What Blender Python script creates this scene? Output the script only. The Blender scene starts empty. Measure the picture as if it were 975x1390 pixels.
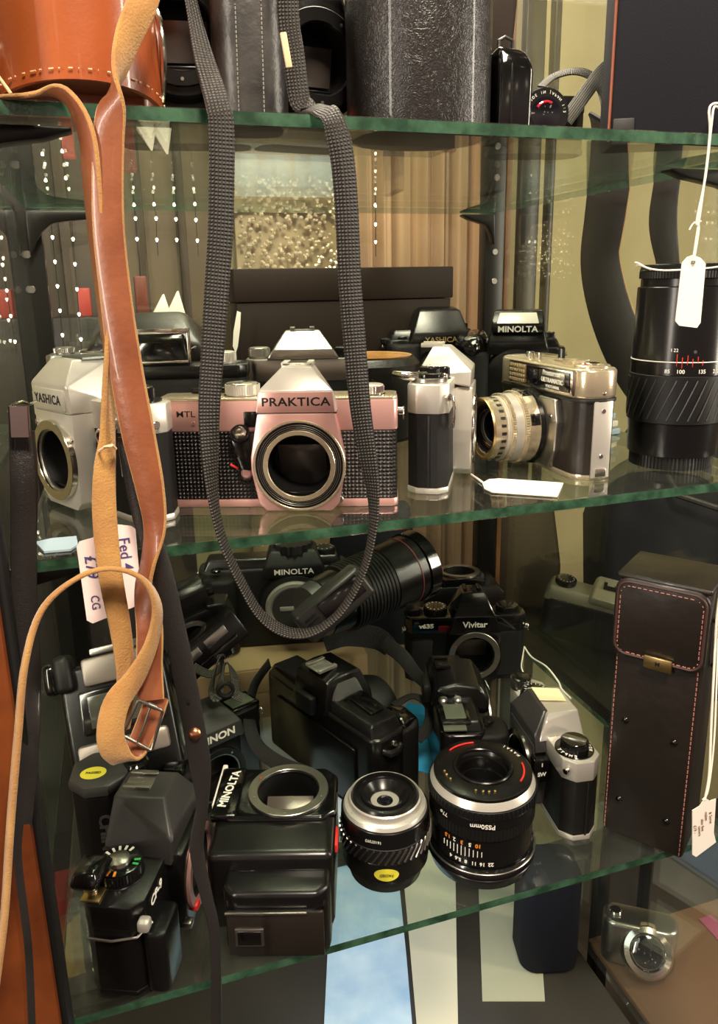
import bpy, bmesh, math, random
from mathutils import Vector, Matrix
random.seed(7)
S = bpy.context.scene
C = S.collection
PI = math.pi
R = math.radians
V = Vector

# ---------------------------------------------------------------- camera
CAM_O = V((0.0, -0.42, 0.1425))
CAM_R = V((0.95278901, -0.30313302, -0.01742063))
CAM_U = V((0.09231943, 0.23455994, 0.96770799))
CAM_F = V((0.28925807, 0.9236298, -0.2514712))
FPX = 1021.8
cam = bpy.data.cameras.new('camera'); camo = bpy.data.objects.new('camera', cam); C.objects.link(camo)
camo.matrix_world = Matrix((
    (CAM_R.x, CAM_U.x, -CAM_F.x, CAM_O.x),
    (CAM_R.y, CAM_U.y, -CAM_F.y, CAM_O.y),
    (CAM_R.z, CAM_U.z, -CAM_F.z, CAM_O.z), (0, 0, 0, 1)))
cam.sensor_fit = 'HORIZONTAL'; cam.sensor_width = 36; cam.lens = 36 * FPX / 975
cam.shift_y = -45 / 975; cam.clip_start = 0.01; cam.clip_end = 50
S.camera = camo

def at(px, py, ax, val):
    d = CAM_F + CAM_R * ((px - 487.5) / FPX) - CAM_U * ((py - 650) / FPX)
    k = 'xyz'.index(ax)
    return CAM_O + d * ((val - CAM_O[k]) / d[k])

# ---------------------------------------------------------------- materials
def new_mat(name):
    m = bpy.data.materials.new(name); m.use_nodes = True
    nt = m.node_tree
    return m, nt, nt.nodes, nt.links, nt.nodes['Principled BSDF']
def lin(c):
    return tuple(((x / 255) / 12.92 if x / 255 <= 0.04045 else ((x / 255 + .055) / 1.055) ** 2.4) for x in c) + (1,)
def mat(name, col, rough=.5, metal=0., bump=None, var=None, coat=0., spec=.5, sheen=0.):
    """col sRGB 0-255; bump=(kind, scale, strength, dist_mm); var=(scale, col2, lo, hi)"""
    m, nt, N, L, b = new_mat(name)
    b.inputs['Base Color'].default_value = lin(col)
    b.inputs['Roughness'].default_value = rough
    b.inputs['Metallic'].default_value = metal
    b.inputs['Coat Weight'].default_value = coat
    b.inputs['Specular IOR Level'].default_value = spec
    if sheen: b.inputs['Sheen Weight'].default_value = sheen
    tc = N.new('ShaderNodeTexCoord')
    if var:
        n = N.new('ShaderNodeTexNoise'); n.inputs['Scale'].default_value = var[0]; n.inputs['Detail'].default_value = 6
        L.new(tc.outputs['Object'], n.inputs['Vector'])
        cr = N.new('ShaderNodeValToRGB'); cr.color_ramp.elements[0].position = var[2]; cr.color_ramp.elements[1].position = var[3]
        cr.color_ramp.elements[0].color = lin(col); cr.color_ramp.elements[1].color = lin(var[1])
        L.new(n.outputs['Fac'], cr.inputs['Fac']); L.new(cr.outputs['Color'], b.inputs['Base Color'])
    if bump:
        kind, sc, st, dist = bump
        if kind == 'noise':
            t = N.new('ShaderNodeTexNoise'); t.inputs['Scale'].default_value = sc; t.inputs['Detail'].default_value = 4
            L.new(tc.outputs['Object'], t.inputs['Vector']); out = t.outputs['Fac']
        elif kind == 'voronoi':
            t = N.new('ShaderNodeTexVoronoi'); t.feature = 'DISTANCE_TO_EDGE'; t.inputs['Scale'].default_value = sc
            nz = N.new('ShaderNodeTexNoise'); nz.inputs['Scale'].default_value = sc * .6
            mx = N.new('ShaderNodeMixRGB'); mx.inputs[0].default_value = 8 / sc
            L.new(tc.outputs['Object'], nz.inputs['Vector']); L.new(tc.outputs['Object'], mx.inputs[1]); L.new(nz.outputs['Color'], mx.inputs[2])
            L.new(mx.outputs[0], t.inputs['Vector'])
            mm = N.new('ShaderNodeMath'); mm.operation = 'MINIMUM'; mm.inputs[1].default_value = .25
            L.new(t.outputs['Distance'], mm.inputs[0]); out = mm.outputs[0]
        elif kind == 'studs':
            outs = []
            sp = N.new('ShaderNodeSeparateXYZ'); L.new(tc.outputs['Object'], sp.inputs[0])
            for ax in (0, 2):
                a = N.new('ShaderNodeMath'); a.operation = 'MULTIPLY'; a.inputs[1].default_value = sc
                s = N.new('ShaderNodeMath'); s.operation = 'SINE'
                q = N.new('ShaderNodeMath'); q.operation = 'ABSOLUTE'
                L.new(sp.outputs[ax], a.inputs[0]); L.new(a.outputs[0], s.inputs[0]); L.new(s.outputs[0], q.inputs[0]); outs.append(q.outputs[0])
            t = N.new('ShaderNodeMath'); t.operation = 'MULTIPLY'; L.new(outs[0], t.inputs[0]); L.new(outs[1], t.inputs[1]); out = t.outputs[0]
        elif kind == 'web':      # woven webbing along the strap, uses UV in millimetres
            sp = N.new('ShaderNodeSeparateXYZ'); L.new(tc.outputs['UV'], sp.inputs[0])
            def trig(o, k, off=0):
                a = N.new('ShaderNodeMath'); a.operation = 'MULTIPLY_ADD'; a.inputs[1].default_value = k; a.inputs[2].default_value = off
                s = N.new('ShaderNodeMath'); s.operation = 'SINE'; L.new(o, a.inputs[0]); L.new(a.outputs[0], s.inputs[0]); return s.outputs[0]
            a = trig(sp.outputs[0], sc); bb = trig(sp.outputs[1], sc)
            t = N.new('ShaderNodeMath'); t.operation = 'MULTIPLY'; L.new(a, t.inputs[0]); L.new(bb, t.inputs[1])
            q = N.new('ShaderNodeMath'); q.operation = 'ABSOLUTE'; L.new(t.outputs[0], q.inputs[0]); out = q.outputs[0]
            if var is None:
                cr = N.new('ShaderNodeValToRGB'); cr.color_ramp.elements[0].position = .2; cr.color_ramp.elements[1].position = .95
                cr.color_ramp.elements[0].color = lin(tuple(x * .22 for x in col)); cr.color_ramp.elements[1].color = lin(col)
                L.new(out, cr.inputs['Fac']); L.new(cr.outputs['Color'], b.inputs['Base Color'])
        bp = N.new('ShaderNodeBump'); bp.inputs['Strength'].default_value = st; bp.inputs['Distance'].default_value = dist * .001
        L.new(out, bp.inputs['Height']); L.new(bp.outputs['Normal'], b.inputs['Normal'])
    return m
def emis(name, col, strength):
    m, nt, N, L, b = new_mat(name)
    b.inputs['Base Color'].default_value = (0, 0, 0, 1); b.inputs['Emission Color'].default_value = lin(col); b.inputs['Emission Strength'].default_value = strength
    return m
def glass_mat(name, tint, f0=.04, rough=.0, dust=0.):
    m, nt, N, L, b = new_mat(name); N.remove(b)
    out = N['Material Output']
    tr = N.new('ShaderNodeBsdfTransparent'); tr.inputs[0].default_value = tint + (1,)
    gl = N.new('ShaderNodeBsdfGlossy'); gl.inputs['Roughness'].default_value = rough; gl.inputs[0].default_value = (1, 1, 1, 1)
    ge = N.new('ShaderNodeNewGeometry')
    dt = N.new('ShaderNodeVectorMath'); dt.operation = 'DOT_PRODUCT'; L.new(ge.outputs['Normal'], dt.inputs[0]); L.new(ge.outputs['Incoming'], dt.inputs[1])
    ab = N.new('ShaderNodeMath'); ab.operation = 'ABSOLUTE'; L.new(dt.outputs['Value'], ab.inputs[0])
    su = N.new('ShaderNodeMath'); su.operation = 'SUBTRACT'; su.inputs[0].default_value = 1; L.new(ab.outputs[0], su.inputs[1])
    pw = N.new('ShaderNodeMath'); pw.operation = 'POWER'; pw.inputs[1].default_value = 5; L.new(su.outputs[0], pw.inputs[0])
    ma = N.new('ShaderNodeMath'); ma.operation = 'MULTIPLY_ADD'; ma.inputs[1].default_value = 1 - f0; ma.inputs[2].default_value = f0; L.new(pw.outputs[0], ma.inputs[0])
    mx = N.new('ShaderNodeMixShader'); L.new(ma.outputs[0], mx.inputs[0]); L.new(tr.outputs[0], mx.inputs[1]); L.new(gl.outputs[0], mx.inputs[2])
    last = mx
    if dust:
        tc = N.new('ShaderNodeTexCoord'); n = N.new('ShaderNodeTexNoise'); n.inputs['Scale'].default_value = 30; n.inputs['Detail'].default_value = 9
        L.new(tc.outputs['Object'], n.inputs['Vector'])
        df = N.new('ShaderNodeBsdfDiffuse'); df.inputs[0].default_value = (.75, .72, .65, 1)
        q = N.new('ShaderNodeMath'); q.operation = 'MULTIPLY'; q.inputs[1].default_value = dust; L.new(n.outputs['Fac'], q.inputs[0])
        m2 = N.new('ShaderNodeMixShader'); L.new(q.outputs[0], m2.inputs[0]); L.new(mx.outputs[0], m2.inputs[1]); L.new(df.outputs[0], m2.inputs[2]); last = m2
    L.new(last.outputs[0], out.inputs['Surface'])
    return m

M = {}
M['glass_shelf'] = glass_mat('glass_shelf', (.90, .95, .90), .05, .0, .02)
M['glass_pane'] = glass_mat('glass_pane', (.93, .95, .91), .05, .0, .02)
M['glass_edge'] = mat('glass_edge', (58, 92, 70), .16, 0, ('noise', 160, .5, 1.5), (60, (30, 58, 42), .40, .62), coat=.6)
M['chrome'] = mat('chrome', (225, 220, 210), .14, 1)
M['satin'] = mat('satin_silver', (214, 210, 200), .3, .62, ('noise', 900, .06, .05))
M['satin_warm'] = mat('satin_warm_silver', (216, 202, 172), .22, .75)
M['satin_pink_reflection'] = mat('silver_pink_reflection', (220, 170, 162), .3, .60, ('noise', 900, .06, .05))  # silver with a pink reflection mixed into its base colour
M['steel'] = mat('brushed_steel', (175, 172, 165), .3, 1)
M['black'] = mat('black_plastic', (13, 12, 12), .27, 0, ('noise', 1500, .12, .08))
M['black_gloss'] = mat('black_gloss_paint', (9, 9, 9), .14, 0, coat=.4)
M['black_matte'] = mat('black_matte', (8, 8, 8), .55)
M['black_metal'] = mat('black_anodised', (20, 19, 19), .24, .2)
M['grey_plastic'] = mat('dark_grey_plastic', (50, 49, 48), .36, 0, ('noise', 1500, .15, .1))
M['cap_grey'] = mat('body_cap_grey', (128, 126, 118), .5)
M['leatherette'] = mat('black_leatherette', (16, 15, 14), .45, 0, ('voronoi', 700, .8, .5), spec=.3)
M['studs'] = mat('studded_leatherette', (30, 27, 26), .3, 0, ('studs', 1230, 1., 1.2))
M['rubber'] = mat('ribbed_rubber', (14, 14, 14), .5, spec=.35)
M['lens_glass'] = mat('coated_lens_glass', (14, 14, 22), .03, 0, coat=1.)
M['mirror'] = mat('mirror_glass', (112, 102, 96), .22, .55)
M['white'] = mat('white_ink', (235, 232, 222), .5)
M['ink_black'] = mat('black_ink', (16, 15, 15), .5)
M['gold'] = mat('brass', (190, 165, 110), .34, 1)
M['red'] = mat('red_paint', (215, 50, 45), .35)
M['orange'] = mat('orange_ink', (235, 140, 40), .5)
M['green'] = mat('green_ink', (60, 170, 90), .5)
M['pen'] = mat('blue_pen_ink', (70, 60, 110), .6)
M['paper'] = mat('paper', (236, 228, 218), .75)
M['sticker'] = mat('yellow_sticker', (216, 206, 60), .45)
M['lcd'] = mat('lcd_window', (84, 90, 76), .15)
M['tan'] = mat('tan_leather', (160, 82, 38), .33, 0, ('noise', 420, .25, .5), (14, (138, 62, 26), .35, .7), coat=.25)
M['tan_dark'] = mat('dark_tan_leather', (120, 54, 26), .38, 0, ('noise', 300, .3, .6), coat=.2)
M['strap_leather'] = mat('strap_leather', (146, 86, 56), .36, 0, ('noise', 240, .35, .8), (30, (116, 62, 38), .3, .7), coat=.2)
M['suede'] = mat('suede_leather', (178, 132, 70), .9, 0, ('noise', 900, .7, .8), (60, (156, 108, 56), .3, .7), sheen=.3)
M['thread'] = mat('linen_thread', (226, 190, 150), .8)
M['thread_red'] = mat('red_thread', (172, 112, 102), .7)
M['strap_black'] = mat('black_leather_strap', (36, 33, 32), .45, 0, ('voronoi', 420, .5, .5), coat=.1)
M['leather_black'] = mat('grained_black_leather', (25, 22, 20), .38, 0, ('voronoi', 230, .55, .8), coat=.15)
M['leather_soft'] = mat('smooth_black_leather', (25, 22, 18), .4, 0, ('noise', 60, .3, 2), (25, (34, 28, 23), .3, .7), coat=.1)
M['leather_worn'] = mat('worn_grey_leather', (64, 62, 60), .36, 0, ('noise', 170, .5, 1.2), (40, (36, 35, 34), .4, .65))
M['navy'] = mat('navy_cloth', (20, 21, 28), .75, 0, ('noise', 800, .4, .5), spec=.2)
M['webbing'] = mat('black_webbing', (70, 64, 58), .5, 0, ('web', 1.7, .9, .8))
M['webbing_dark'] = mat('dark_webbing', (34, 32, 30), .6, 0, ('web', 2.2, 1., .6))
M['webbing_grey'] = mat('grey_webbing', (110, 108, 98), .6, 0, ('web', 2.2, 1., .5))
M['brown_box'] = mat('dark_brown_card', (34, 24, 19), .6, 0, ('noise', 700, .3, .4), spec=.2)
M['wood'] = mat('varnished_wood', (122, 62, 27), .35, 0, ('noise', 60, .2, 1), (22, (84, 38, 16), .3, .7), coat=.4)
M['upright'] = mat('black_steel_upright', (17, 15, 13), .35, .3)
M['bulb'] = emis('lit_bulb', (255, 240, 215), 7)
M['blue_card'] = mat('blue_card', (30, 132, 178), .6)
M['blue_paper'] = mat('pale_blue_paper', (168, 190, 205), .8)
M['string'] = mat('white_cotton_string', (232, 226, 214), .8)

# ---------------------------------------------------------------- mesh builder (millimetres)
def axes_of(axis):
    z = {'x': V((1, 0, 0)), 'y': V((0, 1, 0)), 'z': V((0, 0, 1))}[axis] if isinstance(axis, str) else V(axis).normalized()
    a = V((0, 0, 1)) if abs(z.z) < .9 else V((0, 1, 0))
    if isinstance(axis, str) and axis == 'z': x = V((1, 0, 0))
    else: x = a.cross(z).normalized()
    return x, z.cross(x).normalized(), z
class MB:
    def __init__(s, k=.001): s.bm = bmesh.new(); s.k = k; s.uv = s.bm.loops.layers.uv.new('UVMap')
    def _rot(s, vs, rot, c):
        if rot is not None: bmesh.ops.rotate(s.bm, verts=vs, cent=c, matrix=rot if isinstance(rot, Matrix) else Matrix.Rotation(rot[1], 3, rot[0]))
    def box(s, c, d, r=0, rot=None, seg=2, taper=None):
        c = V(c); vs = []
        for z in (-1, 1):
            for y in (-1, 1):
                for x in (-1, 1):
                    t = (taper if (taper and z > 0) else (1, 1))
                    vs.append(s.bm.verts.new((c.x + x * d[0] / 2 * t[0], c.y + y * d[1] / 2 * t[1], c.z + z * d[2] / 2)))
        fs = [s.bm.faces.new([vs[i] for i in f]) for f in ((0, 2, 3, 1), (4, 5, 7, 6), (0, 1, 5, 4), (2, 6, 7, 3), (0, 4, 6, 2), (1, 3, 7, 5))]
        s._bev(vs, fs, r, seg, rot, c); return s
    def _bev(s, vs, fs, r, seg, rot, c, edges=None):
        if r > 0:
            es = edges or list({e for f in fs for e in f.edges})
            ret = bmesh.ops.bevel(s.bm, geom=es, offset=r, offset_type='OFFSET', segments=seg, profile=.5, affect='EDGES', clamp_overlap=True)
            vs = list({v for v in vs if v.is_valid} | set(ret['verts']))
        if rot is not None: s._rot(vs, rot, c)
        return vs
    def prism(s, pts, plane, a, b, r=0, seg=2, rot=None, top=None, hor=False):
        """extrude a 2-D outline; plane gives which axes; a..b along the third; top = scale or outline at b"""
        f = {'xy': lambda u, v, w: (u, v, w), 'xz': lambda u, v, w: (u, w, v), 'yz': lambda u, v, w: (w, u, v)}[plane]
        if top is None: t2 = pts
        elif isinstance(top, (int, float)):
            cx = sum(p[0] for p in pts) / len(pts); cy = sum(p[1] for p in pts) / len(pts)
            t2 = [(cx + (p[0] - cx) * top, cy + (p[1] - cy) * top) for p in pts]
        else: t2 = top
        A = [s.bm.verts.new(f(p[0], p[1], a)) for p in pts]; B = [s.bm.verts.new(f(p[0], p[1], b)) for p in t2]
        n = len(pts); fs = [s.bm.faces.new(A[::-1]), s.bm.faces.new(B)]
        for i in range(n): fs.append(s.bm.faces.new((A[i], A[(i + 1) % n], B[(i + 1) % n], B[i])))
        bmesh.ops.recalc_face_normals(s.bm, faces=fs)
        c = V((0, 0, 0))
        es = None
        if hor: es = list(fs[0].edges) + list(fs[1].edges)
        s._bev(A + B, fs, r, seg, rot, c, es); return s
    def lathe(s, prof, c=(0, 0, 0), axis='z', n=48, close=False, a0=0, a1=2 * PI):
        x, y, z = axes_of(axis); c = V(c); full = abs(a1 - a0 - 2 * PI) < 1e-6
        m = n if full else n + 1; rings = []
        for r, h in prof:
            if r < 1e-6 and full: rings.append([s.bm.verts.new(c + z * h)])
            else: rings.append([s.bm.verts.new(c + z * h + (x * math.cos(a0 + (a1 - a0) * i / n) + y * math.sin(a0 + (a1 - a0) * i / n)) * r) for i in range(m)])
        pairs = list(zip(rings, rings[1:])) + ([(rings[-1], rings[0])] if close else [])
        fs = []
        for A, B in pairs:
            for i in range(n if full else n):
                j = (i + 1) % m if full else i + 1
                if len(A) == 1 and len(B) == 1: continue
                if len(A) == 1: q = (A[0], B[j], B[i])
                elif len(B) == 1: q = (A[i], A[j], B[0])
                else: q = (A[i], A[j], B[j], B[i])
                try: fs.append(s.bm.faces.new(q))
                except ValueError: pass
        bmesh.ops.recalc_face_normals(s.bm, faces=fs)
        return s
    def cyl(s, c, r, h, axis='z', n=40, bev=0, r2=None):
        r2 = r if r2 is None else r2; b = min(bev, h / 2.01)
        p = [(0, 0), (r - b, 0), (r, b), (r2, h - b), (r2 - b, h), (0, h)] if b else [(0, 0), (r, 0), (r2, h), (0, h)]
        return s.lathe(p, c, axis, n)
    def knurl(s, c, r, h, axis='z', n=60, d=.5):
        """a ribbed cylinder wall with flat ends"""
        x, y, z = axes_of(axis); c = V(c); A = []; B = []
        for i in range(n * 2):
            q = 2 * PI * (i + .5) / (n * 2); rr = r if (i // 1) % 2 else r - d
            p = c + (x * math.cos(q) + y * math.sin(q)) * rr
            A.append(s.bm.verts.new(p)); B.append(s.bm.verts.new(p + z * h))
        fs = [s.bm.faces.new(A[::-1]), s.bm.faces.new(B)]
        for i in range(n * 2): fs.append(s.bm.faces.new((A[i], A[(i + 1) % (2 * n)], B[(i + 1) % (2 * n)], B[i])))
        bmesh.ops.recalc_face_normals(s.bm, faces=fs); return s
    def ring(s, c, ro, ri, h, axis='z', n=56, bev=.4):
        b = min(bev, h / 2.1, (ro - ri) / 2.1)
        return s.lathe([(ri, b), (ri + b, 0), (ro - b, 0), (ro, b), (ro, h - b), (ro - b, h), (ri + b, h), (ri, h - b)], c, axis, n, close=True)
    def tube(s, pts, r, n=8, closed=False):
        pts = [V(p) for p in pts]; rings = []; m = len(pts); prev = None
        for i, p in enumerate(pts):
            t = (pts[(i + 1) % m] - pts[i - 1]) if closed else (pts[min(i + 1, m - 1)] - pts[max(i - 1, 0)])
            t.normalize()
            if prev is None: a = V((0, 0, 1)) if abs(t.z) < .9 else V((1, 0, 0)); u = a.cross(t).normalized()
            else: u = (prev - t * prev.dot(t)).normalized()
            prev = u; w = t.cross(u); rr = r[i] if isinstance(r, (list, tuple)) else r
            rings.append([s.bm.verts.new(p + (u * math.cos(2 * PI * k / n) + w * math.sin(2 * PI * k / n)) * rr) for k in range(n)])
        fs = []
        for i in range(m if closed else m - 1):
            A, B = rings[i], rings[(i + 1) % m]
            for k in range(n): fs.append(s.bm.faces.new((A[k], A[(k + 1) % n], B[(k + 1) % n], B[k])))
        if not closed: fs.append(s.bm.faces.new(rings[0][::-1])); fs.append(s.bm.faces.new(rings[-1]))
        return s
    def ribbon(s, pts, wdirs, w, t, mats=None):
        """flat strap: pts centre line, wdirs width directions, w widths, thickness t; UV in mm"""
        pts = [V(p) for p in pts]; m = len(pts); rows = []; L = 0; Ls = []
        for i, p in enumerate(pts):
            if i: L += (p - pts[i - 1]).length
            Ls.append(L)
            tg = (pts[min(i + 1, m - 1)] - pts[max(i - 1, 0)]).normalized()
            wd = V(wdirs[i]); wd = (wd - tg * wd.dot(tg)).normalized(); nn = tg.cross(wd).normalized()
            W = w[i] if isinstance(w, (list, tuple)) else w
            h = t / 2; b = min(t * .3, .4 / .001 * s.k) if False else t * .3
            prof = [(-W / 2, -h + b), (-W / 2 + b, -h), (W / 2 - b, -h), (W / 2, -h + b), (W / 2, h - b), (W / 2 - b, h), (-W / 2 + b, h), (-W / 2, h - b)]
            rows.append([(s.bm.verts.new(p + wd * a + nn * c), a) for a, c in prof])
        for i in range(m - 1):
            A, B = rows[i], rows[i + 1]
            for k in range(8):
                k2 = (k + 1) % 8
                f = s.bm.faces.new((A[k][0], A[k2][0], B[k2][0], B[k][0]))
                for lp, (uu, vv) in zip(f.loops, ((A[k][1], Ls[i]), (A[k2][1], Ls[i]), (B[k2][1], Ls[i + 1]), (B[k][1], Ls[i + 1]))):
                    lp[s.uv].uv = (uu * 1000 * s.k, vv * 1000 * s.k)
                if mats: f.material_index = mats[k]
        for rr in (rows[0][::-1], rows[-1]):
            s.bm.faces.new([v for v, _ in rr])
        return s
    def build(s, name, material, parent=None, ang=35, loc=None):
        if s.k != 1: bmesh.ops.scale(s.bm, vec=(s.k,) * 3, verts=s.bm.verts)
        bmesh.ops.recalc_face_normals(s.bm, faces=s.bm.faces)
        if name.split('.')[0] in ('prism_housing', 'prism_front', 'prism_flank', 'top_deck', 'display_deck', 'grip_shoulder', 'flash_head'): ang = 19
        me = bpy.data.meshes.new(name); s.bm.to_mesh(me); s.bm.free()
        for p in me.polygons: p.use_smooth = True
        me.set_sharp_from_angle(angle=R(ang))
        for mm in (material if isinstance(material, (list, tuple)) else [material]): me.materials.append(M[mm] if isinstance(mm, str) else mm)
        o = bpy.data.objects.new(name, me); C.objects.link(o)
        if parent is not None: o.parent = parent
        if loc is not None: o.location = loc
        return o
def tag(o, label=None, cat=None, group=None, kind=None):
    if label: o['label'] = label
    if cat: o['category'] = cat
    if group: o['group'] = group
    if kind: o['kind'] = kind
    return o
def thing(name, label, cat, loc=(0, 0, 0), rot=0, group=None):
    o = bpy.data.objects.new(name, None); C.objects.link(o); o.empty_display_size = .01
    if isinstance(rot, Matrix): o.matrix_world = Matrix.Translation(V(loc)) @ rot.to_4x4()
    else: o.location = loc; o.rotation_euler = (0, 0, rot)
    return tag(o, label, cat, group)
def basis(x, z):
    """rotation whose local x and z go to the given world directions"""
    x = V(x).normalized(); z = V(z); z = (z - x * z.dot(x)).normalized(); y = z.cross(x)
    return Matrix((x, y, z)).transposed()
def ctrl(pts, n=6):
    """Catmull-Rom through the points"""
    P = [V(p) for p in pts]; out = []
    for i in range(len(P) - 1):
        p0 = P[max(i - 1, 0)]; p1 = P[i]; p2 = P[i + 1]; p3 = P[min(i + 2, len(P) - 1)]
        for k in range(n):
            t = k / n
            out.append(.5 * ((2 * p1) + (p2 - p0) * t + (2 * p0 - 5 * p1 + 4 * p2 - p3) * t * t + (3 * p1 - p0 - 3 * p2 + p3) * t ** 3))
    out.append(P[-1]); return out
DG = None
def text(s, size, mt, parent, loc, right=(1, 0, 0), up=(0, 0, 1), name='lettering', sx=1., bold=0., depth=.15, space=1., align='CENTER'):
    """raised lettering as real geometry; mm in the parent's frame (or metres-world when parent is None is not used)"""
    cu = bpy.data.curves.new('t', 'FONT'); cu.body = s; cu.size = size * .001; cu.align_x = align; cu.align_y = 'CENTER'
    cu.offset = bold * .001; cu.extrude = depth * .001 / 2; cu.space_character = space; cu.resolution_u = 3
    o = bpy.data.objects.new('t', cu); C.objects.link(o)
    bpy.context.view_layer.update()
    me = bpy.data.meshes.new_from_object(o.evaluated_get(bpy.context.evaluated_depsgraph_get()))
    bpy.data.objects.remove(o); bpy.data.curves.remove(cu)
    r = V(right).normalized(); u = V(up); u = (u - r * u.dot(r)).normalized(); n = r.cross(u)
    mx = Matrix((r * sx, u, n)).transposed()
    for v in me.vertices: v.co = mx @ v.co + V(loc) * .001
    me.materials.clear(); me.materials.append(M[mt])
    q = bpy.data.objects.new(name, me); C.objects.link(q); q.parent = parent
    return q
def arc_text(s, size, mt, parent, c, r, a0, step, axis='z', rad=0, name='engraved_text', lying=True, flip=1, bold=.0):
    """characters round a circle: on the face (lying) or on the wall of a barrel; joined into one mesh"""
    x, y, z = axes_of(axis); objs = []
    for i, ch in enumerate(s):
        if ch == ' ': continue
        a = a0 + i * step; d = x * math.cos(a) + y * math.sin(a); t = (z.cross(d)) * flip
        if lying: o = text(ch, size, mt, parent, V(c) + d * r, right=t, up=(-d if flip < 0 else -d) if rad == 0 else d, depth=.1, bold=bold)
        else: o = text(ch, size, mt, parent, V(c) + d * r, right=t, up=z * flip, depth=.3, bold=bold)
        objs.append(o)
    bm = bmesh.new()
    for o in objs: bm.from_mesh(o.data)
    me = bpy.data.meshes.new(name); bm.to_mesh(me); bm.free(); me.materials.append(M[mt])
    for o in objs: bpy.data.objects.remove(o)
    q = bpy.data.objects.new(name, me); C.objects.link(q); q.parent = parent
    return q
def struct(name, mb, m):
    o = mb.build(name, m); o['kind'] = 'structure'; return o
# ================================================================ setting
XL, XR, DP = -.08, .458, .475
ZT, ZM, ZB = .2297, 0.0, -.31
M['wall'] = mat('olive_plaster', (176, 166, 124), .8, 0, ('noise', 40, .2, 2), (3, (158, 146, 106), .3, .7))
M['wall_dark'] = mat('brown_panel', (58, 48, 36), .7, 0, None, (4, (84, 72, 52), .4, .7))
M['floor'] = mat('dark_floor', (46, 38, 32), .7)
b = MB(1); b.box((.6, .86, .1), (4, .04, 2.4)); struct('wall_back', b, 'wall')
b = MB(1); b.box((.6, .3, -1.12), (4, 3, .04)); struct('floor', b, 'floor')

# lower display base inside the cabinet (seen through the lowest glass shelf)
cab = thing('display_cabinet', 'glass display cabinet with black steel uprights and a varnished wooden front post', 'cabinet', (0, 0, 0))
b = MB(1); b.box((.19, .23, -.665), (.56, .49, .03), .004); b.build('base_board', mat('base_wood', (34, 29, 24), .5, 0, None, (6, (50, 44, 36), .3, .7)), cab)
b = MB(1); b.box((XR + .0215, .242, 0), (.005, .48, 1.3)); b.build('side_pane', 'glass_pane', cab)
b = MB(1); b.box((XL - .006, .24, 0), (.006, .47, 1.3)); b.build('side_pane', 'glass_pane', cab)
b = MB(1); b.box((.19, DP + .026, 0), (.5, .005, 1.3)); b.build('back_pane', 'glass_pane', cab)
for x0, x1, y0, y1, mt in ((XR - .004, XR + .022, DP + .002, DP + .022, 'upright'), (-.098, -.066, DP + .002, DP + .022, 'upright')):
    b = MB(1); b.box(((x0 + x1) / 2, (y0 + y1) / 2, 0), (x1 - x0, y1 - y0, 1.3), .001); up = b.build('upright', mt, cab)
    for z in (.178, .142, -.05, -.09):
        q = MB(1); q.cyl(((x0 + x1) / 2, y0 + .0004, z), .004, .0016, (0, -1, 0), 16, .0004); q.box(((x0 + x1) / 2, y0 - .0013, z), (.006, .0006, .0009)); q.build('screw', 'steel', up)
b = MB(1); b.box((XR + .027, DP + .012, 0), (.007, .02, 1.3), .001); b.build('wood_trim', mat('trim_wood', (128, 88, 50), .5, 0, None, (30, (96, 62, 34), .3, .7)), cab)
b = MB(1); b.box((-.103, -.022, -.05), (.07, .026, 1.2), .004); wp = b.build('wooden_post', 'wood', cab)
b = MB(1); b.box((-.0665, -.022, -.05), (.004, .02, 1.2), .001); b.build('door_seal', 'black_matte', wp)
def bracket(x0, x1, y, z, gus, mt='upright'):
    """tapering shelf arm with a curved gusset, in the x-z plane"""
    L = x1 - x0; n = 14; top = []; bot = []
    for i in range(n + 1):
        t = i / n; top.append((x0 + L * t, z - .0015)); h = .0045 + .011 * (1 - t) ** 1.2 + gus * (max(0, .30 - t) / .30) ** 2.2
        bot.append((x0 + L * t, z - .0015 - h * (1 - .55 * max(0, t - .8) / .2)))
    q = MB(1); q.prism(top + bot[::-1], 'xz', y - .006, y + .006, .0012); q.build('shelf_bracket', mt, cab)
for z in (ZT - .007, ZM - .007, ZB - .007):
    bracket(-.078, .02, DP - .008 if z > .1 else DP - .012, z, .03)
    bracket(XR - .002, XR - .045, DP - .012, z, .02)
    bracket(XR + .016, XR - .055, .085, z, .012)
    bracket(XL + .001, -.012, .02, z, .012)
# glass shelves
def shelf(z, label, x0=-.076):
    b = MB(1); t = .0075; x1 = XR - .002
    n = 40; bm = b.bm
    # front edge slightly uneven like ground glass
    b.box(((x0 + x1) / 2, DP / 2, z - t / 2), (x1 - x0, DP, t), .0006, seg=1)
    o = b.build('glass_shelf', ['glass_shelf', 'glass_edge'])
    for p in o.data.polygons:
        p.use_smooth = False
        if abs(p.normal.z) < .5: p.material_index = 1
    return tag(o, label, 'shelf')
shelf(ZT, 'topmost green-edged glass shelf, carrying the leather cases')
shelf(ZM, 'middle green-edged glass shelf, carrying the silver cameras', -.062)
shelf(ZB, 'lowest green-edged glass shelf, carrying the crowd of black cameras and lenses')

# ---------------------------------------------------------------- beyond the glass
def outside_upright(px0, px1, y, label, mt='upright'):  # solid uprights added in place of the corner post's reflections
    a = at(px0, 450, 'y', y); c = at(px1, 450, 'y', y)
    b = MB(1); b.box(((a.x + c.x) / 2, y, 0), (c.x - a.x, .016, 2.2), .002)
    q = tag(b.build('reflected_upright', mt), label, 'upright')
    return q
outside_upright(698, 722, .60, 'broad dark upright standing in for a reflection of the corner post, just right of it')
outside_upright(733, 741, .62, 'thin black upright standing in for a post reflection, right of the broad one')
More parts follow.
